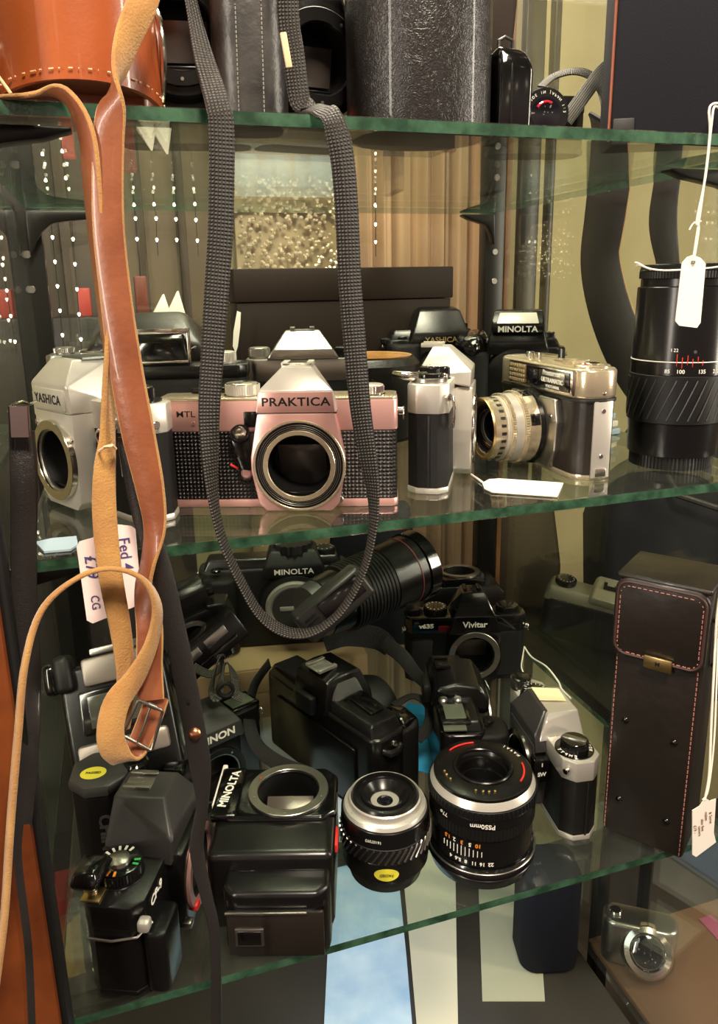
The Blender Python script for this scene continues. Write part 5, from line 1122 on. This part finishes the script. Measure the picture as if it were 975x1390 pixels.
b = MB(); b.prism(octo(43, 47, 13), 'xy', 92, 102, 3.5, 2, hor=True); b.build('end_cap', 'grey_plastic', t)
b = MB(); b.prism(octo(26, 50, 4, 19, 20), 'xy', 60, 98, 2, 2); b.build('control_panel', 'black_gloss', t)
for i in range(3):
    b = MB(); b.box((12 + i * 5, 14, 98.6), (2.6, 3.6, .8), .2); b.build('key', 'white', t)
b = MB(); b.box((16, 30, 98.6), (14, 8, 1), .3); b.build('display_window', 'lcd', t)
b = MB(); b.lathe([(10, 0), (10, 4), (8.5, 5.5), (7, 5), (0, 4.6)], (25, 4, 97), 'z', 36); b.build('round_button', 'black_gloss', t)
text('CHINON', 13, 'grey_plastic', t, (4, -22.4, 52), right=(0, 0, -1), up=(1, 0, 0), sx=.95, bold=.3, depth=1.2)
bm = MB(); ps = [bm.bm.verts.new((-4 + 9.5 * math.cos(i * .2244), -6 + 7.5 * math.sin(i * .2244), 102.3)) for i in range(28)]; bm.bm.faces.new(ps); bm.build('yellow_sticker', 'sticker', t); text('PASSED', 3.4, 'ink_black', t, (-4, -6, 102.4), right=(1, -.1, 0), up=(0, 1, 0), name='sticker_lettering', bold=.08)
# ================================================================ top shelf
YB = ZT
t = thing('tan_camera_case', 'glossy tan leather camera case with pale stitching, left end of the top shelf', 'case', (-.009, .060, ZT), R(6))
b = MB(); b.prism(roundrect(106, 52, 16, -10), 'xy', 1, 118, 3, 3, hor=True); b.build('case_body', 'tan', t)
# bulging nose with an arched lower edge
def nose(r0, r1, z1, name, mt, par, arch=8, th=3):
    b = MB(); n = 40; A = []; 
    for j in range(2):
        for i in range(n + 1):
            a = R(-172 + 164 * i / n); u = (i / n - .5) * 2
            rr = r0 - (th if j else 0)
            zb = 1.5 + arch * (1 - u * u)
            A.append((b.bm.verts.new((rr * math.cos(a) * 1.02, -24 + rr * .95 * math.sin(a), zb)), b.bm.verts.new(((rr * .97) * math.cos(a), -24 + rr * .93 * math.sin(a), z1))))
    m = n + 1; fs = []
    for i in range(n):
        fs.append((A[i][0], A[i + 1][0], A[i + 1][1], A[i][1])); fs.append((A[m + i][0], A[m + i][1], A[m + i + 1][1], A[m + i + 1][0]))
        fs.append((A[i][0], A[m + i][0], A[m + i + 1][0], A[i + 1][0])); fs.append((A[i][1], A[i + 1][1], A[m + i + 1][1], A[m + i][1]))
    fs.append((A[0][0], A[0][1], A[m][1], A[m][0])); fs.append((A[n][0], A[m + n][0], A[m + n][1], A[n][1]))
    for f in fs: b.bm.faces.new(f)
    return b.build(name, mt, par, ang=60)
ns = nose(41, 41, 116, 'nose_shell', 'tan', t)
b = MB(); b.lathe([(0, 11), (34, 11), (36, 15), (36, 110), (0, 112)], (0, -22, 0), 'z', 48); b.build('inner_nose', 'tan_dark', t)
pts = []
for i in range(41):
    a = R(-168 + 156 * i / 40); u = (i / 40 - .5) * 2; pts.append((41.9 * math.cos(a) * 1.02, -24 + 40 * math.sin(a), 6 + 8 * (1 - u * u)))
stitches(pts, 'stitching', ns, .42, 3.0, 1.5, 'thread')
b = MB(); b.hull([(-64, -33, 2), (-41, -36, 2), (-64, -27, 2), (-41, -30, 2), (-66, -36, 116), (-41, -37, 116), (-66, -30, 116), (-41, -31, 116)], 2.4, 3); fl = b.build('side_flap', 'strap_leather', t)
b = MB(); b.lathe([(7.4, 0), (7.4, 1.2), (6.4, 2), (5.2, 1.4), (4, 2.4), (0, 2.8)], (-51, -36, 26), (0, -1, 0), 32); b.build('snap', 'chrome', fl)
b = MB(); b.tube([(-34, -52, 3), (-40, -46, 14), (-41, -41, 26)], .9, 8); b.build('welt', 'thread', t)
b = MB(); b.ring((41, -12, 34), 26, 23, 3, (1, 0, 0), 60, 1); b.build('chrome_ring', 'chrome', t)
b = MB(); b.lathe([(0, 2.6), (23, 2.6), (23, 0), (0, 0)], (40, -12, 34), (1, 0, 0), 40); b.build('ring_disc', 'tan_dark', t)
# black camera beside it
t = thing('film_camera', 'black camera standing between the tan case and the worn grey case', 'camera', (.056, .115, ZT), R(-8))
modern(t, 86, 120, 'black', mo=0, mz=58, pw=50, pt=36, lcd=False, grip=False, mount_on=True, ring='black_metal', dial=False)
# worn grey case
t = thing('worn_leather_case', 'tall worn grey-black leather case with seam lines behind the webbing strap', 'case', (.0875, .0570, ZT), R(-8))
b = MB(); b.prism(roundrect(42, 44, 16, n=8), 'xy', 0, 150, 3, 3, hor=True); b.build('case_body', 'leather_worn', t, 60)
for x in (-8, 6):
    stitches([(x, -22.3, 2), (x + 1, -22.3, 60), (x - .5, -22.3, 146)], 'seam', t, .35, 1.6, .7, 'cap_grey')
t = thing('film_camera', 'black camera behind the pale slider of the webbing strap', 'camera', (.1275, .110, ZT), R(10))
modern(t, 64, 110, 'black', mo=4, mz=48, pw=46, pt=34, lcd=False, grip=False, ring='black_metal', dial=False)
b = MB(); b.box((6, -34, 14), (10, 3, 5), 1); b.build('red_mark', 'red', t)
# big cylinder case
t = thing('lens_case', 'big grained black leather cylinder case standing at the middle of the top shelf', 'case', (.1945, .062, ZT), R(0))
b = MB(); b.prism(roundrect(90, 84, 41, n=14), 'xy', 0, 165, 3, 3, hor=True); b.build('case_body', 'leather_black', t, 60)
b = MB(); b.tube([(x * 1.0, y, 2) for x, y in roundrect(91, 85, 41, n=14)], 1.4, 8, True); b.build('base_welt', 'leather_soft', t)
# slim pouch
t = thing('slim_pouch', 'slim black glossy pouch with a top loop, right against the big cylinder case', 'pouch', (.2510, .055, ZT), R(-8))
b = MB(); b.hull([(-11, -20, 0), (11, -20, 0), (-11, 20, 0), (11, 20, 0), (-11.5, -21, 44), (11.5, -21, 40), (-11.5, 20, 44), (11.5, 20, 40), (-11, -17, 52), (7, -17, 50), (-11, 17, 52), (7, 17, 50)], 3, 3); b.build('pouch_body', 'black_gloss', t)
b = MB(); b.tube([(-6, -4, 50), (-6, -4, 58), (-2, -4, 60), (3, -4, 58), (3, -4, 50)], 1.2, 10); b.build('top_loop', 'strap_black', t)
b = MB(); b.box((-3, -20.8, 22), (1.2, 1.2, 38), .4); b.build('seam', 'black_metal', t)
t = thing('leather_strap', 'thin tan leather strap end standing behind the slim pouch', 'strap', (.2330, .10, ZT), 0)
b = MB(); b.box((0, 0, 80), (10, 5, 160), 1.6, seg=3); b.build('strap_length', 'tan', t)
# camera with lens lying on the top shelf
t = thing('film_camera', 'small black camera with a red reflection painted on its lens, on the top shelf', 'camera', (.3020, .105, ZT), R(-10))
slr(t, 70, 30, 4, 28, 38, 8, 'black', 'leatherette')
barrel(t, [('lens_barrel', 'black_metal', 16.5, 16.5, 14, 36, 0), ('focus_ring', 'rubber', 17, 17, 36, 46, 60), ('name_ring', 'black_metal', 16.5, 16, 46, 54, 0)], c=(-12, 0, 18), axis=(0, -1, 0))
b = MB(); b.lathe([(0, 56), (4, 55.6), (8, 54.8), (10, 54.4), (10, 54)], (-12, 0, 18), (0, -1, 0), 40); fe = b.build('front_element', 'lens_glass', t)
b = MB(); b.tube([(-12 + 7 * math.cos(R(a)), -55.4, 18 + 7 * math.sin(R(a))) for a in range(60, 160, 10)], .9, 8); b.build('painted_red_reflection', mat('red_reflection_paint', (190, 40, 60), .1, 0, coat=1), fe)  # lens reflection painted on as a red arc
arc_text('MADE IN JAPAN 1:2', 2.4, 'white', fe, (-12, -54.2, 18), 13, R(150), R(-9), axis=(0, -1, 0), flip=-1)
ws = thing('neck_strap', 'grey webbing strap arching over the camera at the right of the top shelf', 'strap', at(780, 140, 'y', .1)); bpy.context.view_layer.update()
o = strap('strap_length', [(852, 70, .10, 10, 0), (820, 95, .10, 10, 10), (800, 120, .09, 10, 10), (782, 145, .08, 10, 10), (768, 164, .07, 10, 10)], 'webbing_grey', ws, .0016); fixp(o, ws)
o = strap('strap_length', [(735, 118, .13, 8, 60), (752, 104, .13, 8, 60), (778, 97, .12, 8, 60), (802, 103, .12, 8, 50), (818, 125, .12, 8, 40), (824, 150, .11, 8, 40)], 'webbing_grey', ws, .0016); fixp(o, ws)
# navy box
t = thing('navy_case', 'upright navy cloth-covered case at the right end of the top shelf', 'case', (.3763, .0490, ZT), R(-25))
b = MB(); b.box((0, 0, 85), (90, 40, 170), 3, seg=3); b.build('case_body', 'navy', t)
b = MB(); b.box((-36, -20.6, 8), (14, 2.4, 16), .8); b.build('corner_patch', 'black_matte', t); b = MB(); b.tube([(-45, -19.6, 2), (-45, -19.6, 168)], 1, 8); b.build('piping', 'tan_dark', t)
b = MB(); b.box((42, -21, 12), (6, 3, 22), 1); b.build('strap_tab', 'tan', t)
# black bag far behind on the top shelf
t = thing('camera_bag', 'dark soft camera bag at the back of the top shelf behind the cylinder case', 'bag', (.33, .33, ZT), R(-6))
b = MB(); b.hull([(-60, -30, 110), (60, -30, 120), (-60, 30, 110), (60, 30, 120), (-64, -34, 190), (64, -34, 190), (-64, 34, 190), (64, 34, 190)], 8, 3); b.build('bag_body', 'brown_box', t)
for x in (-52, 52):
    b = MB(); b.box((x, 0, 58), (10, 50, 118), 2); b.build('side_panel', 'brown_box', t)

# ================================================================ price tags and strings
def price_tag(root, corners, hole=None, name='card', mt='paper', th=.0006):
    """corners: world points of a tag's outline"""
    P = [V(p) for p in corners]; n = (P[1] - P[0]).cross(P[-1] - P[0]).normalized()
    b = MB(1); A = [b.bm.verts.new(p - n * th / 2) for p in P]; B = [b.bm.verts.new(p + n * th / 2) for p in P]
    b.bm.faces.new(A[::-1]); b.bm.faces.new(B)
    for i in range(len(P)): b.bm.faces.new((A[i], A[(i + 1) % len(P)], B[(i + 1) % len(P)], B[i]))
    o = b.build(name, mt, root); return fixp(o, root)
def wtext(s, size, root, loc, right, up, mt='pen', bold=.0, name='handwriting'):
    o = text(s, size, mt, None, V(loc) * 1000, right=right, up=up, name=name, bold=bold, depth=.06); o.parent = root; return fixp(o, root)
def string(root, pts, r=.0007, name='string', mt='string'):
    b = MB(1); b.tube(ctrl([V(p) for p in pts], 5), r, 8); o = b.build(name, mt, root); return fixp(o, root)
A_ = lambda x, y, d: at(x, y, 'y', d)
# tag on the zoom lens
g = thing('price_tag', 'blank white price tag on a long string, hanging before the tall zoom lens', 'tag', A_(940, 350, -.005)); bpy.context.view_layer.update()
D = -.005
price_tag(g, [A_(x, y, D) for x, y in ((926, 357), (933, 349), (941, 346), (951, 350), (958, 358), (951, 438), (946, 445), (922, 442), (917, 436))])
b = MB(1); b.ring(A_(941, 356, D - .0006), .0014, .0007, .0008, -CAM_F, 20, .0001); o = b.build('eyelet', 'steel', g); fixp(o, g)
string(g, [A_(941, 354, D - .001), A_(952, 280, D), A_(960, 220, D), A_(964, 178, D), A_(963, 150, D), A_(968, 141, D + .01), A_(980, 140, D + .02)])
string(g, [A_(942, 354, D - .001), A_(949, 310, D), A_(946, 300, D - .001), A_(958, 240, D), A_(966, 170, D + .001), A_(970, 145, D + .005), A_(980, 150, D + .02)])
string(g, [A_(952, 300, D), A_(942, 303, D), A_(936, 312, D)], .0005)
g = thing('lens_string', 'thin white string tied over the top of the tall zoom lens', 'string', (p.x, p.y, .15)); bpy.context.view_layer.update()
string(g, [A_(862, 356, .02), A_(868, 358, .018), A_(880, 364, .012), A_(900, 367, .008), (A_(930, 366, .005)), A_(960, 364, .01), A_(990, 360, .02)], .0006)
string(g, [A_(864, 360, .02), A_(872, 361, .018), A_(884, 366, .012)], .0006, 'string_end')
# tag lying on the shelf
g = thing('price_tag', 'blank white price tag lying flat on the middle shelf before the rangefinder camera', 'tag', at(710, 660, 'z', .001)); bpy.context.view_layer.update()
q = lambda x, y, z=.0012: at(x, y, 'z', z)
price_tag(g, [q(655, 656), q(664, 651), q(678, 650), q(765, 656), q(757, 674), q(668, 668), q(658, 664)], th=.0008)
string(g, [q(640, 644), q(650, 651), q(660, 658)], .0008)
# tag with writing on the tan strap
D = -.0125
g = thing('price_tag', 'white price tag with pink cast painted in, purple handwriting, behind the tan leather strap', 'tag', A_(150, 705, D)); bpy.context.view_layer.update()
price_tag(g, [A_(x, y, D) for x, y in ((104, 742), (108, 735), (126, 730), (135, 714), (146, 706), (160, 712), (178, 714), (184, 718), (192, 812), (186, 822), (126, 846), (118, 842))], mt=mat('paper_pink_cast', (232, 206, 200), .75))  # white paper, pink cast of the surroundings put into its colour
rt = (A_(122, 840, D) - A_(106, 740, D)).normalized(); up_ = (A_(184, 718, D) - A_(106, 740, D)).normalized()
for s_, x, y, sz in (('Fed 4', 170, 752, 8.5), ('working', 143, 775, 5.5), ('meter', 152, 808, 5), ('£79', 124, 770, 9), ('CG', 129, 818, 6)):
    wtext(s_, sz, g, A_(x, y, D - .0006), rt, up_, bold=.05)
string(g, [A_(146, 712, D), A_(148, 690, -.02), A_(146, 640, -.023), A_(143, 612, -.025)], .0005)
# tag on the tall case
D = -.034
g = thing('price_tag', 'white price tag with small brown handwriting, hanging from the tall leather case', 'tag', A_(958, 1085, D)); bpy.context.view_layer.update()
price_tag(g, [A_(x, y, D) for x, y in ((940, 1100), (950, 1094), (957, 1083), (964, 1087), (972, 1084), (969, 1130), (972, 1143), (945, 1163), (940, 1160))])
rt = (A_(943, 1160, D) - A_(940, 1100, D)).normalized(); up_ = (A_(970, 1100, D) - A_(940, 1106, D)).normalized()
for s_, x, y, sz in (('& Some', 965, 1110, 3.4), ('makes', 959, 1108, 3.2), ('also fine', 954, 1120, 3.4), ('camera', 950, 1128, 3.2), ('£19 -', 944, 1126, 3.6)):
    wtext(s_, sz, g, A_(x, y, D - .0006), rt, up_, mt='tan_dark', bold=.02)
string(g, [A_(957, 1086, D), A_(963, 1050, D + .004), A_(966, 980, D + .012), A_(970, 900, D + .02), A_(973, 840, D + .03), A_(978, 800, D + .035)], .0009)
string(g, [A_(954, 1086, D), A_(962, 1070, D + .002), A_(970, 1000, D + .010), A_(974, 900, D + .02), A_(976, 840, D + .03)], .0007)
# string on the Vivitar lug
g = thing('tag_string', 'white string looped over the silver camera beside the tall case', 'string', A_(712, 880, .20)); bpy.context.view_layer.update()
string(g, [A_(712, 878, .27), A_(710, 890, .25), A_(708, 905, .21), A_(712, 915, .19), A_(718, 922, .17)], .0007)
string(g, [A_(712, 878, .27), A_(722, 892, .24), A_(742, 905, .20), (A_(758, 925, .16)), A_(763, 936, .14), A_(775, 948, .12)], .0009)

# ================================================================ straps in the gap at the right pane
xs = XR + .009
def gap(rows): return [(at(px, py, 'x', xs), w, a) for px, py, w, a in rows]
def sidestrap(name, label, rows, mt, t_=.002, mats=None):
    g = thing(name, label, 'strap', at(rows[1][0], rows[1][1], 'x', xs)); bpy.context.view_layer.update()
    P2 = ctrl([at(r[0], r[1], 'x', xs + (r[3] if len(r) > 3 else 0)) for r in rows], 6); W = [a.x * .001 for a in ctrl([V((r[2], 0, 0)) for r in rows], 6)]
    b = MB(1); b.ribbon(P2, [V((0.1, -1, 0))] * len(P2), W, t_, mats); o = b.build('strap_length', mt, g, ang=50); fixp(o, g)
sidestrap('wide_black_strap', 'wide black strap hanging down by the right pane behind the zoom lens', [(836, 172, 62, -.004), (833, 190, 62), (828, 240, 60), (820, 300, 58), (814, 350, 56), (822, 400, 56), (838, 450, 54), (862, 500, 50), (885, 530, 46)], ['strap_black', 'suede'], .0024, [0, 0, 0, 1, 0, 0, 0, 0])
sidestrap('narrow_black_strap', 'narrow black strap with a tan edge hanging above the zoom lens', [(916, 184, 34, -.004), (912, 210, 34), (905, 250, 30), (900, 300, 32), (906, 350, 26), (910, 380, 24)], ['strap_black', 'suede'], .0024, [1, 0, 0, 0, 0, 0, 0, 1])

# ================================================================ beyond the right pane: camera and bag stand in for reflections
t = thing('side_shelf', 'dark shelf standing outside the right pane of the cabinet', 'shelf', (.685, .42, -1.1))
b = MB(); b.box((0, -25, 752), (370, 330, 20), 3); b.build('board', 'upright', t)
for x, y in ((-170, -180), (160, -180), (-170, 120), (160, 120)):
    b = MB(); b.box((x, y, 368), (16, 16, 736), 2); b.build('leg', 'upright', t)
ZS = -.332
t = thing('film_camera', 'dull silver-grey camera with a mode dial, standing in for a reflection in the right pane', 'camera', (.568, .385, ZS), basis((.75, -.62, -.15), (-.15, .0, 1)))
M['dim_silver'] = mat('dull_silver_plastic', (142, 140, 118), .35, .3)
b = MB(); b.prism(roundrect(120, 44, 12), 'xy', 2, 62, 4, 3, hor=True); b.build('body', 'black', t)
b = MB(); b.hull([(x * 62, y * 22, 56) for x in (-1, 1) for y in (-1, 1)] + [(x * 56, y * 17, 76) for x in (-1, 1) for y in (-1, 1)], 4, 3); b.build('top_plate', 'dim_silver', t)
b = MB(); b.hull([(-6, -30, 70), (52, -30, 70), (-2, -34, 84), (48, -34, 84), (0, 18, 92), (46, 18, 92), (-4, 22, 70), (50, 22, 70)], 4, 3); b.build('prism_housing', 'dim_silver', t)
k = knob(t, 'mode_dial', (-38, 0, 76), 14, 8, 'black_metal'); marks(k, (-38, 0, 84), 10, 14)
shoe(t, (20, -4, 88), 20, 16, 'black_metal')
b = MB(); b.box((66, -24, 34), (34, 26, 40), 4, seg=3); wb = b.build('rear_panel', 'dim_silver', t); b = MB(); b.box((68, -38, 34), (22, 2, 26), .6); b.build('window', 'black_gloss', wb)
t = thing('leather_pouch', 'grey-brown leather pouch standing tilted outside the right pane', 'pouch', (.555, .52, ZS), R(-30))
b = MB(); b.hull([(-34, -24, 0), (34, -24, 0), (-30, 24, 0), (30, 24, 0), (-58, -26, 90), (52, -26, 60), (-44, 22, 92), (44, 22, 70), (-24, -18, 176), (34, -18, 172), (-20, 16, 174), (32, 16, 170)], 6, 3); b.build('pouch_body', mat('grey_brown_leather', (92, 82, 66), .45, 0, ('voronoi', 90, .4, 1.5)), t)
t = thing('dark_reflection_bag', 'big black bag standing in for dark reflections in the right pane, behind the tall case', 'bag', (.745, .42, ZS), R(-20))
b = MB(); b.hull([(-120, -60, 0), (120, -60, 0), (-120, 60, 0), (120, 60, 0), (-128, -66, 150), (128, -66, 150), (-128, 66, 150), (128, 66, 150), (-70, -40, 290), (110, -40, 310), (-60, 40, 290), (110, 40, 310), (-100, -52, 240), (-96, 50, 240)], 22, 4); b.build('bag_body', 'navy', t)
b = MB(); b.tube([(-60, -60, 240), (-40, -84, 200), (20, -90, 180), (80, -80, 210), (100, -56, 260)], 5, 10); b.build('handle', 'strap_black', t)

# ================================================================ inside the base, below the lowest shelf
ZF = -.65
def sheet(name, label, cat, poly, z, mt, th=.0012):
    P = [at(x, y, 'z', z) for x, y in poly]; g = MB(1)
    A = [g.bm.verts.new(p) for p in P]; B = [g.bm.verts.new(p + V((0, 0, th))) for p in P]; g.bm.faces.new(A[::-1]); g.bm.faces.new(B)
    for i in range(len(P)): g.bm.faces.new((A[i], A[(i + 1) % len(P)], B[(i + 1) % len(P)], B[i]))
    return tag(g.build(name, mt), label, cat)
M['sky_paper'] = mat('light_blue_paper', (150, 178, 205), .7, 0, None, (20, (186, 204, 216), .35, .65)); M['cream'] = mat('cream_card', (196, 186, 160), .7)
sheet('blue_sheet', 'light blue sheet of paper on the cabinet floor, below the striped lens', 'paper', [(452, 1180), (538, 1160), (552, 1300), (560, 1395), (440, 1395), (445, 1290)], ZF + .0005, 'sky_paper')
sheet('cream_card', 'cream card on the cabinet floor right of the light blue sheet', 'card', [(545, 1160), (618, 1150), (620, 1290), (622, 1395), (566, 1395), (556, 1280)], ZF + .0005, 'cream')
sheet('cream_card', 'narrow cream card on the cabinet floor, below the large lens', 'card', [(648, 1150), (712, 1140), (735, 1290), (740, 1360), (655, 1360)], ZF + .0005, mat('stone_card', (150, 146, 122), .7))
p_ = at(765, 1262, 'z', ZF) - V((.040, .02, 0))
t = thing('reflection_case', 'dark blue-black case standing in for a reflection, on the cabinet floor below the silver camera', 'case', (p_.x, p_.y, ZF), R(-15))  # solid case added in place of a dark reflection
b = MB(); b.prism(roundrect(70, 66, 20, n=8), 'xy', 0, 130, 6, 3, hor=True); b.build('case_body', 'navy', t); b = MB(); b.tube([(x, y, 128) for x, y in roundrect(64, 60, 18, n=8)], .8, 8, True); b.build('rim', 'steel', t)
p_ = at(868, 1262, 'z', ZF + .04)
st_ = thing('low_stand', 'low brown stand outside the right pane, below the dark shelf', 'stand', (.60, .10, -1.1))
b = MB(); b.box((0, 0, 444), (220, 250, 8), 2); b.build('top_board', mat('brown_board', (112, 82, 58), .6), st_)
for x, y in ((-100, -115), (100, -115), (-100, 115), (100, 115)):
    b = MB(); b.box((x, y, 220), (16, 16, 440), 2); b.build('leg', 'upright', st_)
b = MB(); b.box((0, 0, .6), (20, 70, 1.2), .3); o = b.build('magenta_card', mat('magenta_card', (160, 84, 112), .6)); o.location = (.650, .17, -.652); tag(o, 'pink card lying on the low brown stand outside the right pane', 'card')
t = thing('compact_camera', 'silver compact camera with a round lens on the low brown stand', 'camera', (p_.x, p_.y, -.6518), R(-35))
b = MB(); b.prism(roundrect(84, 36, 14), 'xy', 0, 60, 5, 3, hor=True); b.build('body', 'steel', t)
b = MB(); b.lathe([(30, 0), (30, 8), (26, 14), (20, 16), (18, 12), (0, 12)], (8, -18, 32), (0, -.8, .6), 48); ln_ = b.build('lens_barrel', 'chrome', t); b = MB(); b.lathe([(0, 15), (12, 14), (17, 12.5)], (8, -18, 32), (0, -.8, .6), 32); b.build('front_element', 'lens_glass', ln_)
b = MB(); b.cyl((-28, 0, 60), 7, 4, 'z', 28, 1); b.build('shutter_release', 'chrome', t)
# left below: papers seen past the post
sheet('red_folder', 'red folder edge on the cabinet floor at the left', 'folder', [(74, 1160), (100, 1130), (104, 1180), (88, 1282), (78, 1282)], ZF + .0005, mat('red_card', (196, 66, 50), .6))
sheet('blue_sheet', 'pale blue sheet on the cabinet floor, far left behind the black cameras', 'paper', [(60, 1066), (108, 1052), (106, 1160), (70, 1170)], ZF + .0022, 'sky_paper')
sheet('yellow_card', 'yellow card on the cabinet floor below the left camera', 'card', [(86, 1262), (108, 1240), (116, 1320), (90, 1330)], ZF + .0022, mat('yellow_card', (214, 160, 46), .6))
# red boxes and folded tags far behind on the left, on a dark sideboard
b = MB(1); x0 = at(70, 400, 'y', .69).x; x1 = at(300, 400, 'y', .69).x
zt_ = at(150, 428, 'y', .66).z
x1 = at(236, 400, 'y', .69).x; sd = thing('sideboard', 'dark sideboard behind the left back of the cabinet', 'sideboard'); b.box(((x0 + x1) / 2, .70, (zt_ - 1.1) / 2), (x1 - x0, .13, zt_ + 1.1), .004); b.build('carcass', mat('sideboard_wood', (30, 25, 20), .5), sd)
b = MB(1); b.box(((x0 + x1) / 2, .632, zt_ - .10), (x1 - x0 - .03, .006, .14), .002); b.build('front_panel', mat('sideboard_front', (42, 34, 26), .5), sd)
def farbox(px, py, w, h, mt, label, name='red_box', d=.66):
    p = at(px, py, 'y', d); b = MB(1); b.box((p.x, d, zt_ + h / 2), (w, .03, h), .002); body = b
    o = tag(b.build(name, mt), label, 'box'); return o
M['red_card2'] = mat('red_box_card', (170, 44, 32), .5)
farbox(112, 380, .016, .036, 'red_card2', 'taller red box on the sideboard, left of the tan strap')
farbox(190, 380, .016, .050, mat('rust_box', (116, 50, 34), .5), 'rust-coloured box on the sideboard, right of the tan strap')
for i, px in enumerate((218, 238)):
    p = at(px, 408, 'y', .64); b = MB(1)
    b.hull([(p.x - .012, .64, zt_), (p.x + .012, .64, zt_), (p.x - .012, .66, zt_), (p.x + .012, .66, zt_), (p.x + .004, .65, zt_ + .026 + .004 * i), (p.x + .006, .65, zt_ + .026 + .004 * i), (p.x + .005, .652, zt_ + .026)], .0004)
    tag(b.build('folded_card', 'paper'), ('left' if i == 0 else 'right') + ' one of two small folded white cards standing on the sideboard', 'card')

# small extras
sheet('blue_sheet', 'small crumpled pale blue paper at the left front corner of the middle shelf', 'paper', [(48, 738), (70, 733), (104, 730), (106, 741), (96, 748), (60, 751)], ZM + .0004, 'blue_paper')
g = thing('price_tag', 'narrow white tag leaning against the left end of the dark brown box', 'tag', at(320, 470, 'y', .385)); bpy.context.view_layer.update()
price_tag(g, [A_(x, y, .385) for x, y in ((322, 422), (327, 424), (326, 445), (323, 470), (320, 480), (316, 470), (317, 450))])
pb = at(72, 850, 'x', -.125)
t = thing('dark_box', 'dark upright box with pale lettering, seen through the left pane', 'box', (-.127, pb.y, -.62), 0)
b = MB(); b.box((0, 0, 225), (60, 120, 450), 3); b.build('carton', mat('dark_green_card', (44, 42, 32), .4), t)
text('\u041f\u041a-9', 26, 'cap_grey', t, (30.2, 0, pb.z * 1000 + 620), right=(0, 1, .25), up=(0, -.25, 1), bold=.6)
t2 = thing('side_pedestal', 'dark pedestal outside the left pane, carrying the lettered box', 'pedestal', (-.15, pb.y, -1.1))
b = MB(); b.box((0, 0, 240), (110, 200, 480), 3); b.build('pedestal_body', 'upright', t2); b = MB(); b.box((0, -101, 240), (90, 2, 440), .5); b.build('front_panel', 'brown_box', t2)

# like things share a group
for o in list(C.objects):
    if o.parent is None and 'category' in o:
        n = o.name.split('.')[0]; z = o.matrix_world.translation.z; x = o.matrix_world.translation.x
        lv = 'the top shelf' if z > .15 else 'the middle shelf' if z > -.05 else 'the lowest shelf'
        if n == 'film_camera': o['group'] = 'cameras on ' + lv if x < .48 else 'camera stand-ins for reflections in the right pane'
        elif n == 'price_tag': o['group'] = 'paper price tags'
        elif n == 'prime_lens': o['group'] = 'lenses standing at the front of the lowest shelf'
        elif n == 'glass_shelf': o['group'] = 'glass shelves of the cabinet'
        elif n == 'reflected_upright': o['group'] = 'upright stand-ins for post reflections at the right pane'
        elif n == 'folded_card': o['group'] = 'folded white cards on the sideboard'
